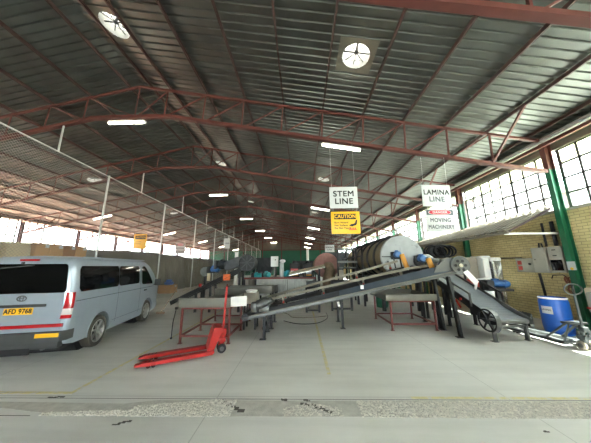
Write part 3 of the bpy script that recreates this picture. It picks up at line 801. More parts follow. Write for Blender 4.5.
    for sd in (-1, 1):
        lamp = MB()
        def lf(u, v, z0=0.74, z1=1.19):
            z = z0 + (z1 - z0) * v + 0.06; a = u * PI / 2; kk = 0.5 + 0.5 * (1 - abs(v - 0.5) * 0.6)
            yc = 0.68 + 0.012; xo = 0.085 * (0.5 + 0.5 * v)
            x = -0.016 + xo * (u ** 2.0); y = hw(0.25, z) + 0.008 - (0.15 - 0.05 * v) * (1 - u) ** 1.6
            if u > 0.5: y = hw(0.25, z) + 0.008 - 0.03 * (1 - u)
            else: y = hw(0.25, z) + 0.008 - 0.015 - (0.15 - 0.06 * v) * ((0.5 - u) / 0.5)
            return V((x, sd * y, z))
        for nm_, mm_, a, b in (('tail_lamp', 'lampred', 0.92, 1.22), ('reversing_lens', 'lampclear', 0.805, 0.92), ('lower_lens', 'lampred', 0.74, 0.805)):
            g = MB().grid(lambda u, v: lf(u, v, a, b) if False else lf(u, (a + (b - a) * v - 0.74) / 0.48, 0.74, 1.22), 10, 5)
            g.build(nm_, mm_, t, recalc=False)
    bp = MB()
    bp.prism([(-0.11, -0.80), (-0.13, -0.74), (-0.13, 0.74), (-0.11, 0.80), (0.0, 0.862), (0.16, 0.862), (0.16, 0.80), (0.02, 0.80), (0.02, -0.80), (0.16, -0.80), (0.16, -0.862), (0.0, -0.862)], 0.42, 0.585, 'XY')
    bp.bbox((-0.09, -0.78, 0.30), (0.05, 0.78, 0.43), 0.02)
    bp.build('rear_bumper', 'vanblack', t)
    MB().bbox((-0.137, -0.79, 0.505), (-0.10, -0.42, 0.575), 0.004).build('yellow_reflector', 'plate', t)
    MB().bbox((-0.137, 0.36, 0.495), (-0.12, 0.74, 0.565), 0.004).build('yellow_reflector', 'plate', t)
    MB().bbox((-0.10, -0.35, 0.22), (-0.06, 0.25, 0.33), 0.01).build('tow_step', 'rubber', t)
    ex = MB().cyl((-0.06, -0.52, 0.30), (0.3, -0.52, 0.31), 0.03); ex.build('exhaust_pipe', 'steel', t)
    # front: windscreen, bumper, head lamps
    def ws(u, v):
        l = 3.46 + 0.80 * (1 - v); 
        for a, b in zip(st[:-1], st[1:]):
            if a[0] <= l <= b[0]: zt = a[2] + (b[2] - a[2]) * (l - a[0]) / (b[0] - a[0])
        return V((l + 0.012, (-0.58 + 1.16 * u) * (0.93 + 0.07 * (1 - v)), zt + 0.024 + 0.012 - 0.02 * abs(2 * u - 1) ** 4))
    MB().grid(ws, 10, 10).build('windscreen', 'vanglass', t)
    MB().bbox((4.45, -0.72, 0.28), (4.76, 0.72, 0.50), 0.05).build('front_bumper', 'vanpaint', t)
    for sd in (-1, 1): MB().ball((4.58, sd * 0.60, 0.84), 0.1, 16, 0.7, 1.0, 1.0).build('head_lamp', 'lampclear', t)
    MB().bbox((0.1, -0.7, 0.22), (4.5, 0.7, 0.34), 0.03).build('underbody', 'rubber', t)
    return t
build_van()

# ---------------------------------------------------------------- pallet trucks
def pallet_truck(name, label, loc, rz, m, handle_rot, style):
    # local: forks along -x, from x=-1.25 (tips) to 0; handle at x=0.25
    t = T(name, label, 'pallet truck', loc, rz)
    for sd in (-1, 1):
        y = sd * 0.20
        f = MB(); prof = [(-1.32, 0.075), (-1.22, 0.10), (0.02, 0.12), (0.02, 0.075), (-0.0, 0.055), (-1.18, 0.045), (-1.30, 0.06)]
        f.prism(prof, y - 0.07, y + 0.07)
        fk = f.build('fork', m, t)
        wl = MB().cyl((-1.10, y - 0.045, 0.036), (-1.10, y + 0.045, 0.036), 0.036, n=18); wl.cyl((-1.02, y - 0.045, 0.036), (-1.02, y + 0.045, 0.036), 0.036, n=18)
        wl.build('load_roller', 'rubber', fk)
        h = MB()
        for k in range(3): h.bar((-1.16 + 0.06 * k, y - 0.03, 0.1065 + 0.0009 * k), (-1.14 + 0.06 * k, y + 0.03, 0.1068 + 0.0009 * k), 0.018, 0.004)
        h.build('tread_mark', 'ink', fk)
    b = MB()
    for sd in (-1, 1): # sloped yoke plates
        if style == 'red': b.prism([(-0.10, 0.12), (0.03, 0.12), (0.17, 0.46), (0.17, 0.53), (0.03, 0.55), (-0.02, 0.45)], sd * 0.20 - 0.012, sd * 0.20 + 0.012)
        else: b.bar((-0.35, sd * 0.20, 0.11), (0.05, sd * 0.14, 0.50), 0.05, 0.03).bar((0.0, sd * 0.2, 0.12), (0.1, sd * 0.14, 0.5), 0.05, 0.03)
    if style == 'red': b.prism([(-0.10, 0.11), (-0.08, 0.11), (0.05, 0.54), (0.03, 0.55)], -0.20, 0.20)
    b.box((-0.06, -0.268, 0.085), (0.03, 0.268, 0.125)); b.box((0.0, -0.21, 0.50), (0.18, 0.21, 0.535))
    b.build('yoke', m, t)
    hp = MB().cyl((0.20, 0, 0.15), (0.20, 0, 0.50), 0.045, n=16).cyl((0.20, 0, 0.14), (0.20, 0, 0.30), 0.065, n=16); hp.bbox((0.12, -0.07, 0.20), (0.28, 0.07, 0.29), 0.02)
    hp.cyl((0.27, 0.06, 0.2), (0.27, 0.06, 0.4), 0.028)
    hp.build('hydraulic_pump', m, t)
    for sd in (-1, 1):
        y = sd * 0.085
        wh = MB().lathe([(0.03, y - 0.03), (0.075, y - 0.028), (0.088, y - 0.022), (0.092, y), (0.088, y + 0.022), (0.075, y + 0.028), (0.03, y + 0.03)], (0.20, 0, 0.092), 'Y', 24).build('steer_wheel', 'rubber' if style == 'red' else 'rail', t)
        MB().cyl((0.20, y - 0.034, 0.092), (0.20, y + 0.034, 0.092), 0.045, n=16).build('hub', 'steel', wh)
    # handle
    a = handle_rot; dx, dz = math.sin(a), math.cos(a)
    p0 = V((0.22, 0, 0.42)); p1 = p0 + V((dx, 0, dz)) * 0.72
    hd = MB().tube([p0, p1], 0.024, 12); hd.bbox((0.17, -0.06, 0.36), (0.29, 0.06, 0.47), 0.02)
    if style == 'red':
        hd.tube([p1, p1 + V((dx * 0.08, 0.0, dz * 0.1))], 0.03, 12)
        hd.tube([p1 + V((dx * 0.02, 0, dz * 0.02)), p1 + V((dx * 0.09, 0.05, dz * 0.09)), p1 + V((dx * 0.2, 0.07, dz * 0.2)), p1 + V((dx * 0.26, 0.0, dz * 0.26)), p1 + V((dx * 0.2, -0.07, dz * 0.2)), p1 + V((dx * 0.09, -0.05, dz * 0.09)), p1 + V((dx * 0.02, 0, dz * 0.02))], 0.012, 8)
    hdo = hd.build('handle', m, t)
    if style == 'grey':
        c = p1 + V((dx, 0, dz)) * 0.10
        lp = MB().tube([c + V((dx * 0.115 * math.sin(2 * PI * k / 28), 0.21 * math.cos(2 * PI * k / 28), dz * 0.115 * math.sin(2 * PI * k / 28))) for k in range(28)], 0.014, 8, True)
        lp.bar(p1, c + V((dx * 0.1, 0, dz * 0.1)), 0.04, 0.015); lp.build('loop_grip', 'steel', hdo)
    return t
pallet_truck('pallet_truck', 'bright red hand pallet truck lying forks towards the van', (-1.93, 5.12, 0), math.radians(27), 'redpaint', 0.04, 'red')
M['greypaint'] = mat('worn_grey_paint_truck', rgb(74, 80, 80), 0.5, 0.2, var=0.15, scale=8)
pallet_truck('pallet_truck', 'grey hand pallet truck with an oval loop handle beside the blue drum', (6.02, 5.50, 0), math.radians(-86), 'greypaint', 0.0, 'grey')

# ---------------------------------------------------------------- red tray tables
def red_table(label, x0, x1, y0, y1, h, tray, mids=1, group=None):
    cx, cy = (x0 + x1) / 2, (y0 + y1) / 2
    t = T('tray_table', label, 'table', (cx, cy, 0), group=group)
    a, b = (x1 - x0) / 2, (y1 - y0) / 2
    ysl = [-b + 2 * b * k / (mids + 1) for k in range(mids + 2)]
    for y in ysl:
        for x in (-a, a):
            l = MB().bar((x, y, 0.008), (x, y, h), 0.045, 0.045); l.box((x - 0.045, y - 0.045, 0), (x + 0.045, y + 0.045, 0.008)); l.build('leg', 'tablered', t)
    r = MB()
    for z in (0.17, h - 0.02):
        for x in (-a, a): r.bar((x, -b, z), (x, b, z), 0.04, 0.04)
        for y in ysl: r.bar((-a, y, z), (a, y, z), 0.04, 0.04)
    r.build('rail_frame', 'tablered', t)
    tr = MB(); tw = 0.004
    xa, xb, ya, yb, zt, sh = tray
    xa -= cx; xb -= cx; ya -= cy; yb -= cy
    tr.box((xa, ya, zt), (xb, yb, zt + 0.01))
    tr.box((xa, ya, zt), (xb, ya + tw, zt + sh)); tr.box((xa, yb - tw, zt), (xb, yb, zt + sh)); tr.box((xb - tw, ya, zt), (xb, yb, zt + sh * 0.9))
    tr.bar((xa, ya, zt + sh), (xb, ya, zt + sh), 0.02, 0.012); tr.bar((xa, yb, zt + sh), (xb, yb, zt + sh), 0.02, 0.012)
    tr.build('tray', 'sheet', t, 'grey sheet metal tray')
    return t
tb = red_table('red framed table with a long grey sheet tray, behind the red pallet truck', -2.93, -1.76, 5.72, 7.95, 0.82, (-3.02, -1.74, 5.66, 8.0, 0.825, 0.22), 1)
wp = MB().add([(0.62, -1.19, 0.84), (1.02, -1.22, 0.87), (1.02, -1.22, 1.10), (0.62, -1.19, 1.07), (0.62, -1.186, 0.84), (1.02, -1.216, 0.87), (1.02, -1.216, 1.10), (0.62, -1.186, 1.07)],
              [(0, 1, 2, 3), (7, 6, 5, 4), (0, 4, 5, 1), (1, 5, 6, 2), (2, 6, 7, 3), (3, 7, 4, 0)]).build('white_chute_panel', 'white', tb)
cl = MB().cyl((-0.66, -1.2, 0.82), (-0.72, -1.2, 0.82), 0.03); cl.tube([(-0.70, -1.2, 0.80), (-0.86, -1.0, 0.45), (-0.98, -0.8, 0.02)], 0.012); cl.ball((-0.98, -0.8, 0.03), 0.03, 8)
cl.build('hanging_clamp', 'black', tb)
red_table('red framed table with shallow grey tray, under the upper end of the long conveyor', 2.55, 3.78, 6.78, 8.2, 0.80, (2.42, 3.86, 6.72, 8.25, 0.80, 0.17), 0)
# second stage trough further back
def trough(label, x0, x1, y0, y1, z, h):
    t = T('metal_trough', label, 'trough', ((x0 + x1) / 2, (y0 + y1) / 2, 0)); a, b = (x1 - x0) / 2, (y1 - y0) / 2
    m = MB().box((-a, -b, z), (a, b, z + 0.01)); m.box((-a, -b, z), (a, -b + 0.005, z + h)); m.box((-a, b - 0.005, z), (a, b, z + h)); m.box((a - 0.005, -b, z), (a, b, z + h)); m.box((-a, -b, z), (-a + 0.005, b, z + h))
    m.bar((-a, -b, z + h), (a, -b, z + h), 0.025, 0.02); m.build('trough', 'sheet', t)
    for x in (-a + 0.04, a - 0.04):
        for y in (-b + 0.04, b - 0.04): MB().bar((x, y, 0), (x, y, z), 0.06, 0.06).build('leg', 'black', t)
    return t
trough('plain grey metal trough on black legs behind the red tray table', -2.75, -1.05, 8.2, 8.9, 0.85, 0.24)
trough('shorter grey metal trough, furthest of the two behind the red tray table', -1.9, -1.0, 9.2, 9.9, 0.80, 0.2)

# ---------------------------------------------------------------- long front conveyor
def slope_basis(p0, p1, w):
    p0, p1 = V(p0), V(p1); return p0, p1
def long_conveyor():
    t = T('belt_conveyor', 'long grey belt conveyor climbing from the tray table towards the brick side, in front', 'conveyor', (1.4, 6.35, 0))
    o = V((1.4, 6.35, 0))
    def P(x, y, dz=0.0):   # point on deck line
        return V((x, y, 0.50 + (x + 1.5) * 0.197 + dz)) - o
    x0, x1 = -1.5, 4.15; yn, yf = 6.02, 6.68
    def yy(x, y): return y + (x - x0) * 0.03
    for nm_, y, s in (('side_plate', yn, 1), ('side_plate', yf, -1)):
        c = MB().channel(P(x0, yy(x0, y), -0.02), P(x1, yy(x1, y), -0.02), 0.05, 0.075, 0.008, side=s)
        c.build(nm_, 'steel', t)
    # blue grey inner slope sheet
    s = MB().add([P(-1.2, yy(-1.2, yn + 0.03), 0.02), P(x1, yy(x1, yn + 0.03), 0.02), P(x1, yy(x1, yn + 0.12), 0.24), P(-1.2, yy(-1.2, yn + 0.08), 0.10)], [(0, 1, 2, 3)])
    s.build('skirt_sheet', 'steelblue', t, 'blue grey skirt sheet', recalc=False)
    e = MB().bar(P(x0, yy(x0, yn) + 0.005, 0.025), P(x1, yy(x1, yn) + 0.005, 0.025), 0.02, 0.012); e.build('edge_strip', 'rail', t, 'pale worn edge strip')
    MB().add([P(-1.2, yy(-1.2, yn + 0.028), 0.03), P(1.0, yy(1.0, yn + 0.028), 0.03), P(1.0, yy(1.0, yn + 0.072), 0.15), P(-1.2, yy(-1.2, yn + 0.072), 0.10)], [(0, 1, 2, 3)]).build('rubber_skirt', 'belt', t, 'black rubber skirt', recalc=False)
    b = MB()
    b.add([P(x0, yy(x0, yn + 0.06), 0.03), P(x1, yy(x1, yn + 0.06), 0.10), P(x1, yy(x1, yf - 0.03), 0.10), P(x0, yy(x0, yf - 0.03), 0.03),
           P(x0, yy(x0, yn + 0.06), 0.02), P(x1, yy(x1, yn + 0.06), 0.09), P(x1, yy(x1, yf - 0.03), 0.09), P(x0, yy(x0, yf - 0.03), 0.02)], [(0, 1, 2, 3), (7, 6, 5, 4), (0, 4, 5, 1), (1, 5, 6, 2), (2, 6, 7, 3), (3, 7, 4, 0)])
    b.build('belt', 'belt', t)
    # head drum with perforated end plate
    hc = V((4.28, 6.2, 1.78)) - o; 
    hd = MB(); hd.lathe([(0.001, -0.02), (0.20, -0.02), (0.235, -0.035), (0.25, -0.03), (0.25, 0.0), (0.235, 0.02)], hc, 'Y', 30); ho = hd.build('head_drum_plate', 'steel', t)
    pf = MB()
    for k in range(6):
        a = 2 * PI * k / 6; pf.cyl(hc + V((math.cos(a) * 0.13, -0.022, math.sin(a) * 0.13)), hc + V((math.cos(a) * 0.13, -0.034, math.sin(a) * 0.13)), 0.042, n=6)
    pf.build('plate_hole', 'black', ho)
    MB().cyl(hc + V((0, -0.022, 0)), hc + V((0, -0.05, 0)), 0.055, n=12).build('bearing', 'stainless', ho)
    MB().cyl(hc + V((0, 0.0, 0)), hc + V((0, 0.66, 0)), 0.19, n=24).build('head_drum', 'steel', t)
    hh = MB().prism([(hc.x - 0.75, hc.z - 0.30), (hc.x, hc.z - 0.22), (hc.x + 0.02, hc.z + 0.2), (hc.x - 0.35, hc.z + 0.19), (hc.x - 0.62, hc.z - 0.04)], hc.y + 0.03, hc.y + 0.045)
    hh.build('head_plate', 'steel', t)
    ch = MB().add([hc + V((0.02, -0.06, -0.18)), hc + V((0.14, -0.06, -0.12)), hc + V((0.36, -0.10, -0.42)), hc + V((0.24, -0.10, -0.50)), hc + V((0.02, -0.05, -0.19)), hc + V((0.14, -0.05, -0.13)), hc + V((0.36, -0.09, -0.43)), hc + V((0.24, -0.09, -0.51))], [(0, 1, 2, 3), (7, 6, 5, 4), (0, 4, 5, 1), (1, 5, 6, 2), (2, 6, 7, 3), (3, 7, 4, 0)])
    ch.build('discharge_flap', 'white', t)
    MB().cyl(P(x0 + 0.05, yn - 0.02, 0.02), P(x0 + 0.05, yf + 0.02, 0.02), 0.09, n=18).build('tail_drum', 'black', t)
    # take-up motor by the tail
    mo = MB().cyl(P(-1.15, yn + 0.12, 0.22), P(-0.85, yn + 0.12, 0.28), 0.13, n=20); mo.cyl(P(-0.86, yn + 0.12, 0.27), P(-0.78, yn + 0.12, 0.29), 0.09, n=16)
    for k in range(5): mo.cyl(P(-1.12 + k * 0.05, yn + 0.12, 0.226 + k * 0.01), P(-1.10 + k * 0.05, yn + 0.12, 0.23 + k * 0.01), 0.142, n=20)
    mo.bbox(P(-1.1, yn + 0.03, 0.06), P(-0.85, yn + 0.22, 0.18), 0.01); mo.bbox(P(-1.32, yn + 0.02, 0.10), P(-1.16, yn + 0.26, 0.30), 0.02)
    mo.build('tail_motor', 'steel', t)
    # legs: pairs
    for (xa, dx) in ((-0.98, 0.0), (3.86, 0.12)):
        for y in (yn - 0.02, yf):
            p = P(xa, yy(xa, y), -0.06); q = V((p.x + dx, p.y, 0.012))
            lg = MB().channel(p, q, 0.06, 0.11, 0.012, upv=(0, 1, 0)); lg.box((q.x - 0.08, q.y - 0.06, 0), (q.x + 0.08, q.y + 0.06, 0.012)); lg.build('leg', 'black', t)
    for (xa) in (0.35, 2.9):
        pass
    MB().bar(P(-0.98, yn, -0.35), P(-0.98, yf, -0.35), 0.05, 0.05).build('leg_brace', 'black', t)
    MB().box(P(1.56, yy(1.56, yn) - 0.005, 0.09), P(1.64, yy(1.56, yn) + 0.001, 0.17)).build('paper_tag', 'white', t)
    MB().bar(P(0.95, yy(0.95, yn) - 0.01, -0.10), P(0.97, yy(0.95, yn) - 0.01, -0.22), 0.06, 0.04).build('bracket', 'white', t)
    return t
long_conveyor()

# second conveyor: two dusty guide rails above a dark belt
def rail_conveyor():
    t = T('belt_conveyor', 'dark belt conveyor with two dusty tan guide rails running behind the long grey conveyor', 'conveyor', (1.2, 7.4, 0)); o = V((1.2, 7.4, 0))
    def N(x, dz=0): 
        return V((x, 7.0, (0.90 + (x + 0.6) * 0.205) if x < 3.3 else 1.70 + (x - 3.3) * 0.13)) + V((0, 0, dz)) - o
    def Fp(x, dz=0): return V((x, 7.8, 0.93 + (x + 0.6) * 0.258)) + V((0, 0, dz)) - o
    xs = [-1.3, -0.6, 0.4, 1.4, 2.4, 3.3]
    rn = MB()
    for a, b in zip(xs[:-1] + [3.3], xs[1:] + [4.35]): rn.bar(N(a) + V((-0.01, 0, 0)), N(b), 0.05, 0.07)
    rn.build('guide_rail', 'rail', t)
    rf = MB()
    for a, b in zip(xs[:-1], xs[1:]): rf.bar(Fp(a) + V((-0.01, 0, 0)), Fp(b), 0.05, 0.07)
    rf.build('guide_rail', 'rail', t)
    be = MB().add([N(-1.3, -0.16), N(3.9, -0.22), Fp(3.5, -0.34), Fp(-1.3, -0.22), N(-1.3, -0.18), N(3.9, -0.24), Fp(3.5, -0.36), Fp(-1.3, -0.24)], [(0, 1, 2, 3), (7, 6, 5, 4), (0, 4, 5, 1), (1, 5, 6, 2), (2, 6, 7, 3), (3, 7, 4, 0)])
    be.build('belt', 'belt', t)
    for f in (N, Fp):
        st_ = MB().bar(f(-1.3, -0.28), f(3.5, -0.30), 0.04, 0.12); st_.build('stringer', 'black', t)
    for x in (-0.55, 0.65, 1.85, 3.0):
        for f, yo in ((N, -0.035), (Fp, -0.035)):
            p = MB().bar(f(x, -0.03) + V((0, yo, 0)), f(x + 0.04, -0.30) + V((0, yo, 0)), 0.06, 0.012, upv=(0, 1, 0))
            p.bar(f(x, -0.03) + V((0.03, yo, 0)), f(x + 0.04, -0.30) + V((0.03, yo - 0.05, 0)), 0.012, 0.06, upv=(0, 1, 0))
            po = p.build('idler_post', 'rail', t)
            MB().cyl(f(x + 0.02, -0.16) + V((0.0, yo - 0.05, 0)), f(x + 0.02, -0.16) + V((0, yo, 0)), 0.03, n=12).build('idler_cap', 'redpaint', po)
        MB().cyl(N(x, -0.22), Fp(x, -0.26), 0.05, n=12).build('idler_roller', 'steel', t)
    for x, y in ((-0.9, 7.0), (-0.9, 7.8), (1.2, 7.05), (1.2, 7.8), (4.0, 7.8), (4.0, 7.05)):
        f = N if y < 7.4 else Fp
        p = f(x, -0.33); lg = MB().bar(p, (p.x, p.y, 0.01), 0.07, 0.05); lg.box((p.x - 0.07, p.y - 0.07, 0), (p.x + 0.07, p.y + 0.07, 0.01)); lg.build('leg', 'black', t)
    MB().cyl(N(3.75, -0.14) + V((0, 0.0, 0)), N(3.75, -0.14) + V((0, 0.75, 0.05)), 0.12, n=18).build('head_drum', 'black', t)
    return t, N, Fp, o
rc_t, RN, RFp, RO = rail_conveyor()
def gear_motor(label, loc, rz, guard_len, m='motorblue', tilt=0.0, name='electric_motor'):
    t = T(name, label, 'motor', loc, rz)
    b = MB().lathe([(0.001, -0.20), (0.10, -0.20), (0.115, -0.18), (0.115, -0.12), (0.10, -0.11), (0.10, 0.12), (0.12, 0.125), (0.12, 0.15), (0.05, 0.16), (0.05, 0.2)], (0, 0, 0.13), 'Y', 24)
    for k in range(16):
        a = 2 * PI * k / 16
        if math.sin(a) > -0.7: b.bar((math.cos(a) * 0.098, -0.10, 0.13 + math.sin(a) * 0.098), (math.cos(a) * 0.098, 0.115, 0.13 + math.sin(a) * 0.098), 0.006, 0.022, upv=(math.cos(a), 0, math.sin(a)))
    b.bbox((-0.05, -0.04, 0.22), (0.05, 0.08, 0.28), 0.01)
    b.build('motor_body', m, t)
    f = MB().lathe([(0.001, -0.225), (0.085, -0.22), (0.1, -0.20), (0.1, -0.17)], (0, 0, 0.13), 'Y', 24); f.build('fan_cover', 'motorlight' if m == 'motorblue' else m, t)
    MB().bbox((-0.12, -0.10, 0.0), (0.12, 0.11, 0.03), 0.006).build('foot_plate', 'black', t)
    g = MB().bbox((-0.16, 0.12, -0.02), (0.16, 0.26, 0.24), 0.02); g.build('gearbox', 'black', t)
    return t
M['motorlight'] = mat('motor_fan_cover', rgb(66, 116, 172), 0.4, var=0.08)
for (lab, x, y, z, L) in (('blue electric motor with yellow guard, in front of the middle of the round drum end', 3.78, 7.15, 1.86, 0.42), ('blue electric motor with yellow guard, further of the pair before the drum end', 3.28, 7.75, 2.02, 0.42)):
    gm = gear_motor(lab, (x, y, z), math.radians(-12), L)
    d = V((0.26, 0, -0.97)).normalized()
    gd = MB(); 
    xg = V((0.10, -0.34, 0.06)); q = xg + V((0.12, 0, -0.46))
    for s_ in (1,):
        gd.bbox((-0.075, -0.035, -0.44), (0.075, 0.035, 0.08), 0.03, Matrix.Translation(xg) @ Matrix.Rotation(-0.28, 4, 'Y'))
    gd.build('belt_guard', 'yellowguard', gm, 'yellow belt guard')
    sp = MB()
    for dx in (-0.1, 0.1): sp.bar((dx, 0.05, 0.0), (dx + 0.03, 0.05, -0.32), 0.04, 0.03)
    sp.build('mount_bracket', 'black', gm)

# grey gear head lying beyond the rail conveyor
t = T('gear_housing', 'silver grey rounded gear housing on the rail conveyor beside the round drum end', 'gearbox', (4.05, 8.58, 0))
MB().lathe([(0.001, -0.3), (0.16, -0.3), (0.24, -0.22), (0.26, 0), (0.24, 0.2), (0.18, 0.3), (0.001, 0.3)], (0.55, 0, 1.95), 'X', 24).cyl((0.85, 0, 1.95), (1.15, 0, 1.92), 0.1).build('housing', 'steel', t)
MB().bar((0.3, 0, 0), (0.3, 0, 1.75), 0.08, 0.08).build('leg', 'black', t); MB().bar((0.85, 0, 0), (0.85, 0, 1.75), 0.08, 0.08).build('leg', 'black', t)
MB().box((0.2, -0.22, 1.70), (0.98, 0.22, 1.76)).build('base_plate', 'black', t)
fr = MB()
for z in (1.45, 1.2): fr.bar((-0.35, -0.05, z + 0.15), (0.7, -0.05, z), 0.04, 0.06)
fr.build('cross_rail', 'steel', t)

# ---------------------------------------------------------------- small outfeed conveyor by the blue drum
def outfeed():
    p0 = V((5.02, 5.82, 0.50)); p1 = V((4.80, 8.1, 1.35))
    ang = math.atan2(p1.y - p0.y, p1.x - p0.x)
    t = T('belt_conveyor', 'short inclined conveyor with grey slatted belt ending beside the blue drum', 'conveyor', (p0.x, p0.y, 0), ang - PI / 2)
    # local: y runs up the slope, x to the right
    L = (V((p1.x, p1.y, 0)) - V((p0.x, p0.y, 0))).length; W = 0.42
    def z(y): return 0.50 if y < 0.0 else (0.50 + 0.46 * y if y > 0.75 else 0.50 + 0.30 * y * y / 0.75 + 0.16 * 0 + 0.16 * y)
    b = MB(); ysx = [-0.02 + (L + 0.02) * k / 22 for k in range(23)]
    for a, c in zip(ysx[:-1], ysx[1:]):
        b.add([(-W, a, z(a)), (W, a, z(a)), (W, c, z(c)), (-W, c, z(c))], [(0, 1, 2, 3)])
    for k in range(28):
        yy_ = 0.0 + k * 0.06; zz = z(yy_) + 0.004; b.bar((-W, yy_, zz), (W, yy_, zz), 0.02, 0.006, upv=(0, 0, 1))
    b.add([(-W, -0.02, z(0) - 0.10), (W, -0.02, z(0) - 0.10), (W, L, z(L) - 0.12), (-W, L, z(L) - 0.12)], [(3, 2, 1, 0)])
    b.build('slatted_belt', 'beltgrey', t, recalc=False)
    MB().cyl((-W, 0, 0.45), (W, 0, 0.45), 0.055, n=20).build('tail_roller', 'steel', t)
    # side cheeks: near side black with spoked wheel
    for s_, m_ in ((-1, 'black'), (1, 'steel')):
        x = s_ * (W + 0.02)
        poly = [(-0.12, 0.40), (-0.12, 0.52), (0.1, 0.60), (0.75, z(0.75) + 0.06), (L, z(L) + 0.06), (L, z(L) - 0.16), (0.75, z(0.75) - 0.15), (0.2, 0.36)]
        c = MB().prism(poly, x - 0.008, x + 0.008, 'YZ'); c.build('side_cheek', m_, t)
    wc = V((-W - 0.20, -0.02, 0.50)); wl = MB()
    wl.tube([wc + V((0, 0.24 * math.cos(2 * PI * k / 28), 0.24 * math.sin(2 * PI * k / 28))) for k in range(28)], 0.02, 8, True)
    for k in range(6):
        a = PI * k / 6 * 2; wl.bar(wc, wc + V((0, 0.23 * math.cos(a), 0.23 * math.sin(a))), 0.035, 0.02, upv=(1, 0, 0))
    wl.cyl(wc + V((-0.03, 0, 0)), wc + V((0.19, 0, 0)), 0.045, n=14)
    wl.build('pulley_wheel', 'black', t)
    gd = MB(); pts = [(-0.29 * math.cos(a), 0.29 * math.sin(a)) for a in [math.radians(-60 + 15 * k) for k in range(12)]]
    for (a0, b0), (a1, b1) in zip(pts[:-1], pts[1:]):
        gd.add([(wc.x - 0.05, wc.y + a0, wc.z + b0), (wc.x + 0.07, wc.y + a0, wc.z + b0), (wc.x + 0.07, wc.y + a1, wc.z + b1), (wc.x - 0.05, wc.y + a1, wc.z + b1)], [(0, 1, 2, 3)])
    gd.build('pulley_guard', 'steel', t, recalc=False)
    # rounded end lip on the far side
    lip = MB(); 
    for k in range(14):
        a0, a1 = [math.radians(-90 + 180 * q / 14) for q in (k, k + 1)]
        f = lambda a, r: (W + 0.05 + r * math.cos(a) * 0.55, 0.30 + r * math.sin(a))
        for zz0, zz1 in ((0.46, 0.60),):
            (xa, ya), (xb, yb) = f(a0, 0.36), f(a1, 0.36)
            lip.add([(xa, ya, zz0), (xb, yb, zz0 + 0.0), (xb, yb, zz1 + 0.02), (xa, ya, zz1)], [(0, 1, 2, 3)])
            lip.add([(W + 0.05, 0.30, zz0), (xa, ya, zz0), (xb, yb, zz0)], [(0, 1, 2)])
    lip.build('end_lip', 'steel', t, recalc=False)
    # guard rails with posts
    for s_ in (-1, 1):
        x = s_ * (W + 0.05); r = MB()
        ya, yb = 0.55, 1.7
        r.bar((x, ya, z(ya) + 0.33), (x, yb, z(yb) + 0.25), 0.035, 0.05); r.bar((x, ya, z(ya)), (x, ya, z(ya) + 0.34), 0.045, 0.03, upv=(0, 1, 0)); r.bar((x, yb, z(yb)), (x, yb, z(yb) + 0.26), 0.045, 0.03, upv=(0, 1, 0))
        r.bar((x, 1.1, z(1.1)), (x, 1.1, z(1.1) + 0.30), 0.035, 0.03, upv=(0, 1, 0))
        r.build('guard_rail', 'steel' if s_ < 0 else 'black', t)
    for x in (-W - 0.02, W + 0.02):
        for y, zt in ((0.06, 0.45), (1.5, z(1.5) - 0.1), (2.5, z(2.5) - 0.1)):
            lg = MB().channel((x, y, zt), (x, y, 0.01), 0.05, 0.08, 0.008, upv=(0, 1, 0), side=1 if x < 0 else -1); lg.box((x - 0.06, y - 0.06, 0), (x + 0.06, y + 0.06, 0.01)); lg.build('leg', 'steel' if y < 1 else 'black', t)
    cr = MB().bar((-W, 0.06, 0.33), (W, 0.06, 0.33), 0.04, 0.05); cr.build('cross_bar', 'steel', t)
    MB().bar((-W - 0.06, 0.9, 0.62), (-W - 0.06, 1.05, 0.82), 0.03, 0.05).ball((-W - 0.08, 0.85, 0.86), 0.035, 10).build('stop_button', 'redpaint', t)
    return t, z
of_t, ofz = outfeed()
gm = gear_motor('light blue electric motor on the far side of the short inclined conveyor', (5.82, 7.0, 1.10), math.radians(80), 0.3); gm.scale = (1.35, 1.35, 1.0)
MB().box((-0.18, -0.2, -0.06), (0.18, 0.25, 0.0)).build('mount_shelf', 'black', gm)
MB().bar((0, 0, -1.10), (0, 0, -0.06), 0.06, 0.06).build('support_leg', 'black', gm)
MB().tube([(0.0, 0.1, 0.30), (0.02, 0.35, 0.25), (0.0, 0.45, -0.1)], 0.03).build('white_hose', 'white', gm)

# ---------------------------------------------------------------- blue drum
t = T('plastic_drum', 'tall blue plastic drum with a white paper label, standing by the brick wall', 'drum', (6.82, 6.50, 0))
MB().lathe([(0.001, 0.0), (0.25, 0.0), (0.275, 0.03), (0.29, 0.20), (0.292, 0.50), (0.287, 0.80), (0.27, 0.87), (0.275, 0.885), (0.275, 0.91), (0.262, 0.915), (0.255, 0.885), (0.001, 0.882)], n=36).build('barrel', 'blue', t)
MB().lathe([(0.276, 0.872), (0.284, 0.885), (0.284, 0.905), (0.276, 0.915)], n=36).build('rim_ring', 'white', t)
a0 = math.atan2(-6.5, -6.82) - 0.32
def lb(u, v):
    a = a0 - 0.62 + 0.80 * u; return V((0.2945 * math.cos(a), 0.2945 * math.sin(a), 0.50 + 0.19 * v))
lbo = MB().grid(lb, 8, 2).build('paper_label', 'signwhite', t, recalc=False)
a = a0 - 0.25
text('CASING', 0.06, lbo, 'inkgrey', (0.298 * math.cos(a), 0.298 * math.sin(a), 0.60), (PI / 2, 0, a + PI / 2), 0.001)

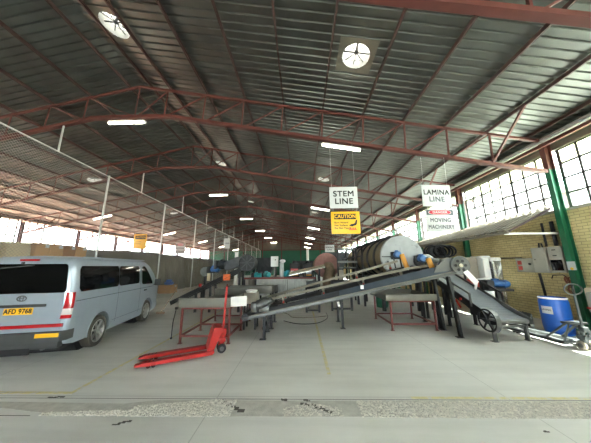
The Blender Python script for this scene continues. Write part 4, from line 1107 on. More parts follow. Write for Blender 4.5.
# ---------------------------------------------------------------- drum dryer
def dryer():
    cx, y0, y1, cz, R = 4.02, 9.0, 15.6, 2.13, 0.84
    t = T('rotary_dryer', 'large horizontal rotary dryer drum with a round pale grey end plate and tan shell', 'dryer', (cx, y0, 0))
    MB().lathe([(R - 0.03, 0.05), (R - 0.03, y1 - y0)], (0, 0, cz), 'Y', 48).build('shell', 'drumtan', t)
    e = MB().lathe([(0.001, 0.0), (R - 0.02, 0.0), (R, 0.02), (R, 0.12), (R - 0.03, 0.12)], (0, 0, cz), 'Y', 48); e.build('end_plate', 'drumgrey', t)
    MB().lathe([(0.001, y1 - y0), (R - 0.02, y1 - y0), (R - 0.02, y1 - y0 - 0.1)], (0, 0, cz), 'Y', 48).build('rear_end_plate', 'drumgrey', t)
    for k, yy_ in enumerate((0.9, 1.9, 2.9, 4.0, 5.1)):
        MB().lathe([(R - 0.03, yy_ - 0.05), (R + 0.04, yy_ - 0.05), (R + 0.04, yy_ + 0.05), (R - 0.03, yy_ + 0.05)], (0, 0, cz), 'Y', 48).build('riding_ring', 'black', t)
    st = MB()
    for yy_ in (0.5, 3.0, 5.6):
        for x in (-0.7, 0.7): st.bar((x, yy_, 0.0), (x, yy_, cz - 0.55), 0.12, 0.12)
        st.bar((-0.8, yy_, cz - R - 0.08), (0.8, yy_, cz - R - 0.08), 0.12, 0.12)
    for x in (-0.7, 0.7): st.bar((x, 0.3, cz - 0.95), (x, 5.9, cz - 0.95), 0.12, 0.16)
    st.build('support_frame', 'black', t)
    h = MB().box((-0.78, -0.03, cz - 0.45), (-0.30, -0.005, cz - 0.02)).build('hatch_door', 'drumgrey', t)
    MB().bar((-0.82, -0.04, cz + 0.0), (-0.2, -0.04, cz + 0.0), 0.02, 0.03).cyl((-0.6, -0.05, cz - 0.2), (-0.6, 0, cz - 0.2), 0.03).build('hatch_latch', 'black', h)
    pr = MB().box((-0.05, -0.02, cz + 0.05), (0.12, -0.002, cz + 0.4)).build('pipe_stub', 'drumgrey', t)
    # pipework frames beside the shell
    for yy_ in (1.6, 3.4, 5.4):
        f = MB(); f.tube([(-1.15, yy_, 0), (-1.15, yy_, cz + 0.55), (-1.1, yy_, cz + 0.6), (0.2, yy_, cz + 1.0), (0.9, yy_, cz + 1.0), (0.95, yy_, cz + 0.95), (0.95, yy_, 0)], 0.05, 10); f.build('pipe_frame', 'black', t)
    f = MB(); f.bar((-1.15, 1.6, cz + 0.1), (-1.15, 6.2, cz + 0.1), 0.06, 0.06); f.bar((-1.15, 1.6, cz - 0.5), (-1.15, 6.2, cz - 0.5), 0.06, 0.06); f.build('frame_rail', 'black', t)
    f = MB().tube([(0.3, 0.6, cz + 0.92), (0.3, 6.0, cz + 0.92)], 0.09, 12); f.build('overhead_duct', 'tan', t)
    return t
dryer()
t = T('steel_gantry', 'dark steel pipe gantry standing between the pink drum and the dryer', 'gantry', (2.75, 11.1, 0))
for x in (-0.05,): 
    MB().bar((x, 0, 0), (x, 0, 2.6), 0.09, 0.09).build('post', 'black', t)
MB().bar((-0.95, 0, 2.6), (0.0, 0, 2.6), 0.09, 0.09).bar((-0.95, 0.0, 1.98), (0.0, 0.0, 1.98), 0.10, 0.10).bar((-0.95, 0.0, 1.7), (0.0, 0.0, 1.7), 0.06, 0.06).build('cross_beam', 'steel', t)
MB().bar((-0.95, 0, 0), (-0.95, 0, 2.64), 0.07, 0.07).build('post', 'black', t)

# second smaller drum with pinkish end plate
t = T('rotary_drum', 'smaller drum with a round faded pink end plate behind the rail conveyor', 'drum', (1.42, 12.6, 0))
MB().lathe([(0.001, 0.0), (0.66, 0.0), (0.69, 0.02), (0.69, 0.08), (0.66, 0.09)], (0, 0, 1.82), 'Y', 40).build('end_plate', 'pinkrust', t)
MB().lathe([(0.62, 0.08), (0.62, 3.0), (0.001, 3.0)], (0, 0, 1.82), 'Y', 40).build('shell', 'drumtan', t)
f = MB()
for x in (-0.45, 0.45):
    for y in (0.4, 2.6): f.bar((x, y, 0), (x, y, 1.4), 0.1, 0.1)
f.build('support_frame', 'black', t)
t = T('elbow_duct', 'tan elbow duct leaning in front of the pink drum plate', 'duct', (1.45, 12.0, 0))
MB().tube([(0.0, 0.3, 1.75), (0.05, 0.1, 1.75), (0.08, -0.1, 1.55), (-0.1, -0.25, 1.15), (-0.15, -0.25, 0.6)], 0.26, 18).build('duct', 'tan', t)
MB().lathe([(0.27, 0), (0.33, 0), (0.33, 0.05), (0.27, 0.05)], (-0.15, -0.25, 0.62), 'Z', 20).build('flange', 'steel', t)
f = MB()
for x in (-0.35, 0.1): f.bar((x, -0.25, 0), (x, -0.25, 0.62), 0.05, 0.05)
f.build('stand', 'black', t)
t = T('feed_chute', 'long pale sloping chute leading up to the faded pink drum plate', 'chute', (0.2, 11.6, 0))
MB().add([(-0.8, 0.1, 1.44), (1.0, 0.1, 1.82), (1.0, -0.25, 1.74), (-0.8, -0.35, 1.36), (-0.8, 0.1, 1.41), (1.0, 0.1, 1.79), (1.0, -0.25, 1.71), (-0.8, -0.35, 1.33)], [(0, 1, 2, 3), (7, 6, 5, 4), (0, 4, 5, 1), (1, 5, 6, 2), (2, 6, 7, 3), (3, 7, 4, 0)]).build('chute_bed', 'stainless', t)
MB().bar((-0.8, -0.37, 1.38), (1.0, -0.27, 1.76), 0.04, 0.07).build('side_rail', 'rail', t); MB().bar((-0.8, 0.12, 1.46), (1.0, 0.12, 1.84), 0.04, 0.08).build('side_rail', 'tan', t)
MB().bar((0.0, -0.1, 1.232), (0.0, -0.1, 1.6), 0.08, 0.08).build('leg', 'black', t); MB().bar((0.72, -0.1, 0), (0.72, -0.1, 1.7), 0.08, 0.08).build('leg', 'black', t)

# ribbed grey barrier platform with a red top rail
t = T('platform', 'low platform faced with ribbed grey sheet under a red top rail', 'platform', (-0.9, 11.0, 0))
rb = MB(); xs_ = []; x = -1.25
pts = []
while x < 1.5:
    for d, q in ((0, 0), (0.03, 0), (0.045, 0.02), (0.085, 0.02), (0.10, 0)): pts.append((x + d, q))
    x += 0.115
rb.add(sum([[(x, -0.02 - q, 0.45), (x, -0.02 - q, 1.20)] for x, q in pts], []), [(2 * i, 2 * i + 2, 2 * i + 3, 2 * i + 1) for i in range(len(pts) - 1)])
rb.build('ribbed_sheet', 'cabsheet', t, recalc=False) if 'cabsheet' in M else None
M['cabsheet'] = mat('ribbed_pale_sheet', rgb(176, 178, 174), 0.5, 0.2, var=0.1)
rb.build('ribbed_sheet', 'cabsheet', t, recalc=False)
MB().bar((-1.95, -0.05, 1.24), (1.6, -0.05, 1.24), 0.08, 0.08).build('top_rail', 'tablered', t)
MB().box((-1.9, 0.0, 1.18), (1.55, 1.6, 1.23)).build('deck', 'steel', t)
for x in (-1.85, -1.3, 0.2, 1.5):
    for y in (0.02, 1.5): MB().bar((x, y, 0), (x, y, 1.18), 0.09, 0.09).build('leg', 'black', t)
MB().cyl((-1.55, 0.3, 0.0), (-1.55, 0.3, 1.15), 0.16, n=18).build('downpipe', 'rail', t)

# teal machines and boxes standing on the platform
def small_motor(label, x, y, z, m, s=1.0, rz=0.0):
    g = gear_motor(label, (x, y, z), rz, 0.3, m); g.scale = (s, s, s); return g
small_motor('teal electric motor on the platform, beside the white box', -1.75, 11.5, 1.23, 'teal', 1.2, 0.6)
small_motor('teal electric motor on the platform, nearest the grey conveyor head', -2.2, 11.35, 1.23, 'teal', 1.0, 1.4)
small_motor('small teal motor on the platform, furthest towards the pink drum', -0.7, 12.05, 1.23, 'teal', 1.3, -0.5)
t = T('control_box', 'white control box on a thin stand above the teal motors', 'box', (-1.38, 11.8, 1.23))
MB().bbox((-0.19, -0.08, 0.55), (0.19, 0.08, 1.08), 0.01).build('enclosure', 'white', t); MB().bar((0, 0, 0), (0, 0, 0.55), 0.06, 0.06).build('stand', 'steel', t)
MB().cyl((0.05, -0.09, 0.9), (0.05, -0.08, 0.9), 0.03).build('knob', 'black', t)
t = T('cyclone_pipe', 'pale upright pipe with a white valve on the platform', 'pipe', (-1.0, 11.7, 1.23))
MB().cyl((0, 0, 0), (0, 0, 0.75), 0.11, n=18).build('pipe', 'galvpost', t); MB().ball((0.05, -0.02, 0.83), 0.13, 14, 1.2, 1, 0.7).build('valve', 'white', t)
for i, (x, lab) in enumerate(((-0.35, 'dark machine with a red and white warning panel on the platform, nearest the white box'), (0.35, 'dark machine with a red and white warning panel on the platform, nearest the pink drum'))):
    t = T('control_cabinet', lab, 'cabinet', (x, 12.3, 1.23))
    MB().bbox((-0.26, -0.2, 0.0), (0.26, 0.2, 0.72), 0.02).build('body', 'black', t)
    pn = MB().box((-0.2, -0.215, 0.12), (0.2, -0.20, 0.42)).build('warning_panel', 'signwhite', t)
    MB().box((-0.2, -0.222, 0.32), (0.2, -0.215, 0.44)).build('red_band', 'redpaint', pn); MB().box((-0.2, -0.222, 0.06), (0.2, -0.215, 0.14)).build('yellow_band', 'yellowguard', pn)
    MB().lathe([(0.001, 0.86), (0.08, 0.86), (0.12, 0.80), (0.13, 0.72)], n=18).build('domed_top', 'black', t)

# left climbing conveyor with machine head
def left_conveyor():
    o = V((-4.3, 9.6, 0))
    t = T('belt_conveyor', 'black machine conveyor climbing towards the hall middle behind the red tray table', 'conveyor', o)
    def P(k, dy=0, dz=0): # k 0..1
        return V((-5.35 + 2.95 * k, 9.4 + dy, 0.35 + 1.40 * k + dz)) - o
    for dy in (0, 0.55):
        MB().channel(P(0, dy), P(1, dy), 0.05, 0.16, 0.01, side=1 if dy == 0 else -1).build('side_frame', 'black', t)
    MB().add([P(0, 0.03, 0.06), P(1, 0.03, 0.06), P(1, 0.52, 0.06), P(0, 0.52, 0.06), P(0, 0.03, 0.04), P(1, 0.03, 0.04), P(1, 0.52, 0.04), P(0, 0.52, 0.04)], [(0, 1, 2, 3), (7, 6, 5, 4), (0, 4, 5, 1), (1, 5, 6, 2), (2, 6, 7, 3), (3, 7, 4, 0)]).build('belt', 'belt', t)
    MB().box(P(0.72, -0.02, -0.12), P(0.82, -0.005, 0.0)).build('orange_tag', 'orange', t)
    MB().bbox(P(0.38, -0.02, 0.10), P(0.42, 0.03, 0.18), 0.01).build('red_switch', 'redpaint', t)
    for k in (0.35, 0.55, 0.95):
        for dy in (0, 0.55):
            p = P(k, dy, -0.08); MB().bar(p, (p.x, p.y, 0), 0.08, 0.08).build('leg', 'black', t)
    # head drum and grille wheel
    c = P(1.0, 0, 0.15) + V((0.15, 0, 0.05))
    hd = MB().cyl(c + V((0, -0.05, 0)), c + V((0, 0.6, 0)), 0.33, n=28); hd.build('head_drum', 'black', t)
    rg = MB().tube([c + V((0.33 * math.cos(2 * PI * k / 28), -0.07, 0.33 * math.sin(2 * PI * k / 28))) for k in range(28)], 0.022, 8, True)
    for k in range(8):
        a = 2 * PI * k / 8; rg.bar(c + V((0, -0.07, 0)), c + V((0.32 * math.cos(a), -0.07, 0.32 * math.sin(a))), 0.03, 0.015, upv=(0, 1, 0))
    rg.build('spoked_ring', 'machinedark', t)
    ho = MB().prism([(c.x - 0.9, c.z - 0.32), (c.x - 0.15, c.z - 0.1), (c.x - 0.1, c.z + 0.3), (c.x - 0.55, c.z + 0.22), (c.x - 1.0, c.z - 0.02)], c.y - 0.04, c.y + 0.5); ho.build('head_housing', 'machinedark', t)
    return t
M['machinedark'] = mat('dark_machine_grey', rgb(66, 68, 70), 0.5, 0.3, var=0.25, scale=6)
left_conveyor()
small_motor('blue motor on top of the black climbing conveyor', -3.75, 9.75, 1.55, 'motorblue', 1.1, 1.2)
small_motor('black motor on top of the black climbing conveyor', -3.35, 9.6, 1.72, 'machinedark', 1.4, 0.9)
t = T('pulley_stand', 'upright stand with a round dark pulley and a pale guard beside the blue motor', 'stand', (-4.2, 9.9, 0))
MB().bar((0, 0, 0), (0, 0, 1.65), 0.07, 0.07).build('post', 'black', t); MB().cyl((0, -0.08, 1.6), (0, 0.02, 1.6), 0.2, n=24).build('pulley', 'steel', t)
MB().bbox((0.12, -0.1, 1.2), (0.24, 0.0, 1.6), 0.02).build('pale_guard', 'bag', t)
t = T('discharge_box', 'taupe sheet metal box with a white tub on top beside the white chute panel', 'box', (-1.525, 7.05, 0))
MB().bbox((-0.19, -0.2, 0.72), (0.19, 0.25, 1.02), 0.01).build('box', 'taupe', t)
MB().lathe([(0.001, 1.02), (0.15, 1.02), (0.185, 1.08), (0.175, 1.09), (0.14, 1.035), (0.001, 1.03)], (0.0, 0.02, 0), n=24).build('tub', 'white', t)
for x in (-0.16, 0.16):
    for y in (-0.15, 0.2): MB().bar((x, y, 0), (x, y, 0.72), 0.05, 0.05).build('leg', 'black', t)
# leaning broom stick near the tarpaulin
t = T('wooden_pole', 'thin wooden pole leaning beside the black climbing conveyor', 'pole', (-5.55, 9.2, 0)); MB().tube([(-0.05, 0.0, 0.0), (0.42, 0.25, 0.95)], 0.016, 8).build('stick', 'tan', t)
MB().bbox((-0.2, -0.04, 0.0), (0.12, 0.04, 0.07), 0.01).build('foot', 'tan', t)

# ---------------------------------------------------------------- storage side: tarpaulin, cartons
random.seed(21)
def tarp(x0, x1, y0, y1, h, label, seed):
    from mathutils import noise
    sec = [(0, 0), (0.02, 0.35), (0.04, 0.75), (0.05, 0.93), (0.10, 0.99), (0.3, 1.0), (0.5, 1.01), (0.7, 1.0), (0.9, 0.98), (0.95, 0.9), (0.97, 0.5), (1.0, 0)]
    def lerp_sec(u):
        q = u * (len(sec) - 1); i = min(int(q), len(sec) - 2); f = q - i
        return sec[i][0] + (sec[i + 1][0] - sec[i][0]) * f, sec[i][1] + (sec[i + 1][1] - sec[i][1]) * f
    def fn(u, v):
        a, z = lerp_sec(u); y = y0 + (y1 - y0) * v
        endk = min(1, v * 18, (1 - v) * 18)
        hh = h * (1 + 0.05 * noise.noise(V((seed, y * 0.35, 0)))) * (0.0 + 1.0 * endk if endk < 1 and False else 1)
        X = x1 - (x1 - x0) * a
        fold = noise.noise(V((seed + 3, y * 1.6, z * 0.9))) * 0.16 + noise.noise(V((seed, y * 4.5, z * 1.3 + y * 0.4))) * 0.07 + abs(noise.noise(V((seed + 9, y * 2.2 + z * 1.2, z * 2.0)))) * 0.14
        X += fold * (1 - a) * (0.5 + 0.5 * math.sin(min(1, z) * PI * 0.9 + 0.3)) * (1.3 if z < 0.95 else 0.5)
        zz = z * hh + (noise.noise(V((a * 6, y * 1.2, seed))) * 0.07 if z > 0.9 else 0)
        return V((X, y, max(zz, 0.0)))
    mb = MB(); mb.grid(fn, 44, int((y1 - y0) * 7))
    # end skirts
    nu = 44; row = [fn(i / nu, 0) for i in range(nu + 1)]; mb.add(row, [tuple(range(nu + 1))]); row = [fn(i / nu, 1) for i in range(nu + 1)]; mb.add(row, [tuple(range(nu + 1))])
    o = mb.build('tarpaulin_stack', 'tarp'); return tag(o, label, 'covered stack')
tarp(-15.5, -10.2, 13.6, 20.0, 2.86, 'long stack of goods under olive tarpaulin beyond the fence, nearer the van', 1.0)
tarp(-15.5, -10.1, 20.3, 31.0, 2.7, 'stack of goods under olive tarpaulin beyond the fence, further towards the back wall', 5.0)
tarp(-15.5, -10.3, 31.4, 41.0, 2.45, 'last stack under olive tarpaulin, nearest the back wall', 8.0)
cardmats = ['card', 'cardb']
def carton(x, y, z, dx, dy, dz, m, label, group):
    t = T('cardboard_carton', label, 'carton', (x, y, z), 0, group)
    MB().bbox((-dx / 2, -dy / 2, 0), (dx / 2, dy / 2, dz), 0.012).build('box', m, t)
    tp = MB().box((-dx / 2 - 0.002, -0.025, dz - 0.12), (dx / 2 + 0.002, 0.025, dz + 0.002)); tp.build('tape_strip', 'tape', t)
    MB().box((dx / 2, 0.08, dz * 0.72), (dx / 2 + 0.004, 0.26, dz * 0.94)).build('paper_label', 'signwhite', t)
    return t
M['tape'] = mat('packing_tape', rgb(190, 154, 108), 0.3, var=0.03)
lv = ['bottom', 'second', 'third', 'topmost']
for k in range(4):
    for j in range(4):
        y = 10.86 + j * 0.66
        if k < 2 and j > 9: continue
        carton(-13.3, y, k * 0.76, 0.8, 0.64, 0.75, cardmats[(j * 2 + k) % 3 % 2], '%s brown carton in the %s column of the stack beyond the fence' % (lv[k].capitalize() if False else lv[k], NTH[j]), 'stacked cartons beyond the fence')
for j in range(4):
    t = T('bulk_bag', 'cream %s bulk bag beside the brown cartons, %s from them' % (('upper' if j % 2 else 'lower'), NTH[1 - j // 2]), 'bag', (-13.4, 8.85 + (j // 2) * 1.1, 1.5 * (j % 2)), group='cream bulk bags')
    b = MB(); 
    def bf(u, v, j=j):
        a = 2 * PI * u; z = v; r = 0.50 * (1 - 0.10 * abs(2 * z - 1) ** 4)
        c, s_ = math.cos(a), math.sin(a); q = r / max(abs(c), abs(s_)) ** 0.75
        return V((c * q, s_ * q, 1.48 * v))
    b.grid(bf, 32, 10); b.add([bf(k / 32, 1) for k in range(32)], [tuple(range(32))]); b.add([bf(k / 32, 0) for k in range(32)], [tuple(range(32))[::-1]])
    b.build('sack', 'bag', t)
    l = MB()
    for c, s_ in ((1, 1), (1, -1), (-1, 1), (-1, -1)): l.tube([(c * 0.42, s_ * 0.3, 1.2), (c * 0.44, s_ * 0.36, 1.42), (c * 0.36, s_ * 0.42, 1.46), (c * 0.3, s_ * 0.42, 1.2)], 0.014, 6)
    l.build('lifting_loop', 'white', t)
t = carton(-9.55, 16.3, 0.0, 0.9, 0.85, 0.55, 'card', 'single brown carton on the floor before the tarpaulin, under the blue bundle', None)
o = MB(); o.bbox((-0.24, -0.26, 0), (0.24, 0.26, 0.22), 0.08); o.bbox((-0.16, -0.2, 0.18), (0.18, 0.14, 0.38), 0.08)
tag(o.build('plastic_bundle', 'blue'), 'small blue plastic bundle on the single carton', 'bundle'); bpy.data.objects['plastic_bundle'].location = (-9.5, 16.3, 0.555)

# ---------------------------------------------------------------- signs
def board(label, cat, x, y, z, w, h, m, wires, ztop_, tilt=0.0, name='hanging_sign', rz=0.0):
    t = T(name, label, cat, (x, y, z), rz)
    if abs(tilt) > 0: t.rotation_euler = (0, tilt, rz)
    MB().bbox((-w / 2, -0.012, -h / 2), (w / 2, 0.012, h / 2), 0.004).build('panel', m, t)
    wr = MB()
    for wx in wires: wr.cyl((wx, 0, h / 2 - 0.02), (wx, 0, ztop_ - z), 0.004, n=6)
    if wires: wr.build('hanging_wire', 'galvpost', t)
    return t
Y2 = 6.60
s1 = board('white hanging sign reading STEM LINE above the yellow caution sign', 'sign', 1.34, Y2, 3.86, 0.86, 0.68, 'signwhite', (-0.36, 0.36), 5.68)
text('STEM', 0.25, s1, 'ink', (0, -0.014, 0.11), bold=0.0008, sx=1.05); text('LINE', 0.25, s1, 'ink', (0, -0.014, -0.13), bold=0.0008, sx=1.05)
s2 = board('yellow hanging CAUTION sign below the STEM LINE sign, over the machines', 'sign', 1.36, Y2, 3.07, 0.86, 0.68, 'signyellow', (-0.36, 0.36), 3.54)
MB().box((-0.34, -0.016, 0.10), (0.32, -0.012, 0.27)).build('black_header', 'ink', s2)
text('CAUTION', 0.15, s2, 'signyellow', (-0.01, -0.018, 0.185), bold=0.001, sx=0.9)
for k, wd in enumerate(('Burn Hazard', 'Hot Surface', 'Do Not Touch')): text(wd, 0.075, s2, 'ink', (-0.34, -0.014, 0.0 - 0.085 * k), align='LEFT', bold=0.001)
def hand_picto(s, sc=1.0):
    hp = MB(); pl = [(0.10, -0.10), (0.16, -0.05), (0.24, -0.04), (0.28, -0.01), (0.31, 0.08), (0.35, 0.08), (0.33, -0.05), (0.29, -0.09), (0.24, -0.10), (0.20, -0.12)]
    hp.prism(pl, -0.017, -0.013); hp.build('hand_pictogram', 'ink', s)
    fl = MB()
    for k in range(4): fl.prism([(0.11 + 0.05 * k, -0.20), (0.13 + 0.05 * k, -0.14), (0.15 + 0.05 * k, -0.20)], -0.017, -0.013)
    fl.box((0.08, -0.017, -0.23), (0.32, -0.013, -0.21)); fl.build('heat_pictogram', 'inkred', s)
hand_picto(s2)
s3 = board('white hanging sign reading LAMINA LINE above the danger sign', 'sign', 4.16, Y2, 3.87, 0.86, 0.68, 'signwhite', (-0.36, 0.36), 5.15, tilt=0.03)
text('LAMINA', 0.22, s3, 'ink', (0, -0.014, 0.10), bold=0.0008, sx=0.92); text('LINE', 0.22, s3, 'inkgrey', (0, -0.014, -0.12), bold=0.005)
s4 = board('white hanging sign reading DANGER MOVING MACHINERY below the LAMINA LINE sign', 'sign', 4.18, Y2, 3.10, 0.84, 0.68, 'signwhite', (-0.34, 0.34), 3.55, tilt=0.02)
def danger(s, w, h, m1, m2):
    k = w / 0.84
    MB().box((-0.39 * k, -0.016, h * 0.24), (0.39 * k, -0.012, h * 0.47)).build('black_header', 'inkgrey', s)
    n = 28; e = lambda a, b: [(a * math.copysign(abs(math.cos(2 * PI * i / n)) ** 0.6, math.cos(2 * PI * i / n)), h * 0.355 + b * math.copysign(abs(math.sin(2 * PI * i / n)) ** 0.9, math.sin(2 * PI * i / n))) for i in range(n)]
    MB().prism(e(0.34 * k, h * 0.105), -0.019, -0.016).build('white_oval', 'signwhite', s); MB().prism(e(0.32 * k, h * 0.09), -0.022, -0.019).build('red_oval', 'inkred', s)
    text('DANGER', h * 0.15, s, 'signwhite', (0, -0.024, h * 0.355), bold=0.002)
    text(m1, h * 0.24, s, 'inkgrey', (0, -0.014, -h * 0.0), bold=0.0022, sx=0.9); text(m2, h * 0.24, s, 'inkgrey', (0, -0.014, -h * 0.30), bold=0.0022, sx=0.78)
danger(s4, 0.84, 0.68, 'MOVING', 'MACHINERY')
s5 = board('small white hanging sign far down the hall, seen below the caution sign', 'sign', 2.91, 22.57, 3.51, 0.94, 0.72, 'signwhite', (-0.38, 0.38), 5.42)
text('MIXING', 0.22, s5, 'ink', (0, -0.014, 0.10), bold=0.005); text('LINE', 0.22, s5, 'inkgrey', (0, -0.014, -0.13), bold=0.005)
s6 = board('yellow hanging caution sign beyond the wire fence, over the tarpaulin', 'sign', -13.7, 18.58, 3.97, 1.1, 1.25, 'signyellow', (-0.5, 0.5), 5.3)
MB().box((-0.45, -0.016, 0.20), (0.45, -0.012, 0.50)).build('black_header', 'ink', s6); text('CAUTION', 0.21, s6, 'signyellow', (0, -0.018, 0.35), bold=0.0022)
for k in range(2): MB().box((-0.40, -0.016, -0.05 - 0.17 * k), (0.10, -0.012, -0.02 - 0.17 * k)).build('text_line', 'ink', s6)
s7 = board('white DANGER sign hanging beyond the wire fence, over the tarpaulin', 'sign', -12.35, 22.56, 3.67, 0.95, 1.12, 'signwhite', (-0.4, 0.4), 5.6)
danger(s7, 0.9, 1.1, 'MOVING', 'MACHINERY')
s8 = board('narrow white sign hanging edge on beyond the fence, furthest of the fence side signs', 'sign', -6.23, 18.59, 3.72, 0.5, 0.85, 'signwhite', (-0.2, 0.2), 6.85, tilt=0.0)
text('LINE', 0.18, s8, 'inkgrey', (0, -0.014, 0.0), bold=0.003)

# ---------------------------------------------------------------- brick wall: boxes, canopy, chain hoist, pipes
t = T('electrical_cabinet', 'grey metal electrical cabinet on the brick wall, larger blank one', 'cabinet', (XR, 7.47, 1.52))
b = MB().bbox((-0.22, -0.20, 0), (0.0, 0.24, 0.80), 0.01).build('body', 'cabgrey', t)
d = MB().bbox((-0.235, -0.18, 0.03), (-0.22, 0.22, 0.77), 0.005).build('door', 'cabgrey', t); MB().cyl((-0.245, 0.14, 0.42), (-0.235, 0.14, 0.42), 0.015).build('lock', 'black', d)
t = T('electrical_cabinet', 'grey electrical cabinet with two switches and a dark meter window on the brick wall', 'cabinet', (XR, 7.01, 1.54))
b = MB().bbox((-0.22, -0.20, 0), (0.0, 0.20, 0.78), 0.01).build('body', 'cabgrey', t)
for z in (0.44, 0.61):
    p = MB().bbox((-0.235, -0.15, z), (-0.22, 0.15, z + 0.14), 0.005).build('switch_panel', 'signwhite' if False else 'cabgrey', t)
    MB().box((-0.245, -0.05, z + 0.05), (-0.235, 0.05, z + 0.08)).build('switch', 'black', p)
MB().bbox((-0.24, -0.15, 0.06), (-0.22, 0.15, 0.38), 0.005).build('meter_window', 'vanglass', t)
t = T('electrical_cabinet', 'low grey switch box with red warning stickers on the brick wall', 'cabinet', (XR, 8.02, 1.52))
MB().bbox((-0.18, -0.34, 0), (0.0, 0.34, 0.48), 0.01).build('body', 'cabgrey', t)
for z in (0.08, 0.26): MB().box((-0.184, 0.12, z), (-0.18, 0.27, z + 0.13)).build('red_sticker', 'redsticker', t) if 'redsticker' in M else None
M['redsticker'] = mat('red_sticker', rgb(160, 52, 42), 0.6)
for z in (0.08, 0.26): MB().box((-0.184, 0.12, z), (-0.18, 0.27, z + 0.13)).build('red_sticker', 'redsticker', t)
MB().cyl((-0.21, -0.16, 0.28), (-0.18, -0.16, 0.28), 0.035).build('knob', 'black', t)
t = T('notice_card', 'small white notice card on the green column beside the meter cabinet', 'notice', (XR - 0.285, 6.60, 1.62)); t.rotation_euler = (0, 0, -0.0)
MB().box((-0.012, -0.10, 0), (0.0, 0.10, 0.24)).build('card', 'signwhite', t); MB().cyl((-0.018, 0.0, 0.04), (-0.012, 0.0, 0.04), 0.04).build('yellow_disc', 'signyellow', t)
t = T('cable_conduit', 'black cable conduits dropping into the electrical cabinets', 'conduit', (XR - 0.1, 7.3, 0))
MB().tube([(0, 0.0, 2.34), (0, 0.0, 3.1)], 0.03).tube([(0, -0.28, 2.34), (0, -0.28, 3.1)], 0.05).tube([(0, 0.12, 2.3), (0, 0.14, 2.45), (0, 0.22, 2.47), (0, 0.24, 2.30)], 0.02).build('upper_conduit', 'black', t)
MB().tube([(0, 0.40, 1.5), (0.0, 0.36, 0.8), (0.0, 0.34, 0.02)], 0.035).build('lower_conduit', 'black', t)
MB().tube([(0, 0.9, 2.02), (0, 2.9, 2.04)], 0.02).build('side_conduit', 'black', t)
t = T('chain_hoist', 'rusty orange chain bundle hanging on the brick wall above the blue drum', 'chain', (XR - 0.06, 7.05, 0.95))
MB().tube([(0, 0.35, 0.40), (-0.02, 0.28, 0.5), (-0.02, 0.0, 0.52), (-0.02, -0.12, 0.42)], 0.014).build('hook_cable', 'black', t)
c = MB(); random.seed(5)
for k in range(7):
    yy_ = -0.12 + random.uniform(-0.06, 0.06); zz = random.uniform(0.05, 0.40)
    c.tube([(-0.03 + random.uniform(-0.02, 0.02), yy_ + 0.05 * math.cos(2 * PI * q / 10), zz + 0.09 * math.sin(2 * PI * q / 10)) for q in range(10)], 0.014, 6, True)
c.build('chain', 'brass', t)
# lean-to canopy of old roof sheets
t = T('sheet_canopy', 'sloping canopy of old corrugated sheets leaning off the brick wall over the machines', 'canopy', (XR, 6.8, 0))
ca = MB(); vs = []; n = 0; y = 0.0; prof_ = []
while y < 7.4:
    for d_, h_ in ((0, 0), (0.06, 0), (0.085, 0.055), (0.145, 0.055), (0.17, 0)): prof_.append((y + d_, h_))
    y += 0.23
for y, h_ in prof_:
    k = y / 7.4
    vs += [(-0.03, y, 3.62 - 0.28 * k + h_), (-1.70, y, 2.78 - 0.02 * k + h_)]
ca.add(vs, [(2 * i, 2 * i + 2, 2 * i + 3, 2 * i + 1) for i in range(len(prof_) - 1)])
ca.build('corrugated_sheet', 'canopysheet', t, recalc=False)
MB().bar((-1.66, 0.02, 2.75), (-1.66, 7.4, 2.72), 0.05, 0.08).build('edge_beam', 'rail', t)
MB().bar((-0.1, 0.15, 3.50), (-1.66, 0.15, 2.74), 0.05, 0.07).bar((-0.1, 3.6, 3.38), (-1.66, 3.6, 2.72), 0.05, 0.07).bar((-0.1, 7.2, 3.26), (-1.66, 7.2, 2.71), 0.05, 0.07).build('rafter', 'purlin', t)
MB().bar((-0.05, 0.15, 2.72), (-1.66, 0.15, 2.72), 0.04, 0.06).build('white_tie_bar', 'white', t)
MB().bar((-1.66, 3.6, 0), (-1.66, 3.6, 2.7), 0.07, 0.07).bar((-1.66, 7.2, 0), (-1.66, 7.2, 2.7), 0.07, 0.07).build('post', 'green', t)
# cabinets behind the short conveyor
t = T('machine_cabinet', 'wide taupe machine cabinet behind the conveyor head drum', 'cabinet', (5.75, 8.55, 0))
MB().bbox((-0.50, -0.3, 0.95), (0.58, 0.3, 2.05), 0.015).build('body', 'taupe', t)
MB().box((0.1, -0.31, 1.02), (0.55, -0.30, 1.30)).build('red_decal', 'redsticker', t)
for x in (-0.44, 0.5):
    for y in (-0.25, 0.25): MB().bar((x, y, 0), (x, y, 0.95), 0.07, 0.07).build('leg', 'black', t)
t = T('steel_cabinet', 'tall stainless cabinet with rounded white top corners beside the taupe cabinet', 'cabinet', (6.76, 8.45, 0))
MB().bbox((-0.30, -0.28, 0.0), (-0.06, 0.25, 2.02), 0.05).build('left_column', 'white', t)
MB().bbox((0.02, -0.28, 0.0), (0.34, 0.25, 1.98), 0.04).build('right_column', 'stainless', t)
MB().bbox((-0.38, -0.30, 2.02), (-0.02, 0.2, 2.10), 0.03).bbox((-0.02, -0.30, 1.92), (0.34, 0.2, 2.04), 0.03).build('top_cap', 'white', t)
MB().box((-0.07, -0.2, 0.1), (0.03, 0.2, 1.9)).build('dark_gap', 'black', t)
t = T('hose_bundle', 'dark coiled hose bundle hanging under the canopy above the taupe cabinet', 'hose', (5.7, 9.3, -0.08))
c = MB(); random.seed(11)
for k in range(9):
    cx_ = random.uniform(-0.3, 0.3); r_ = random.uniform(0.22, 0.36)
    c.tube([(cx_ + r_ * math.cos(2 * PI * q / 22), 0.05 * k - 0.2, 2.42 + r_ * 0.75 * math.sin(2 * PI * q / 22)) for q in range(22)], 0.035, 8, True)
c.build('coil', 'rubber', t)
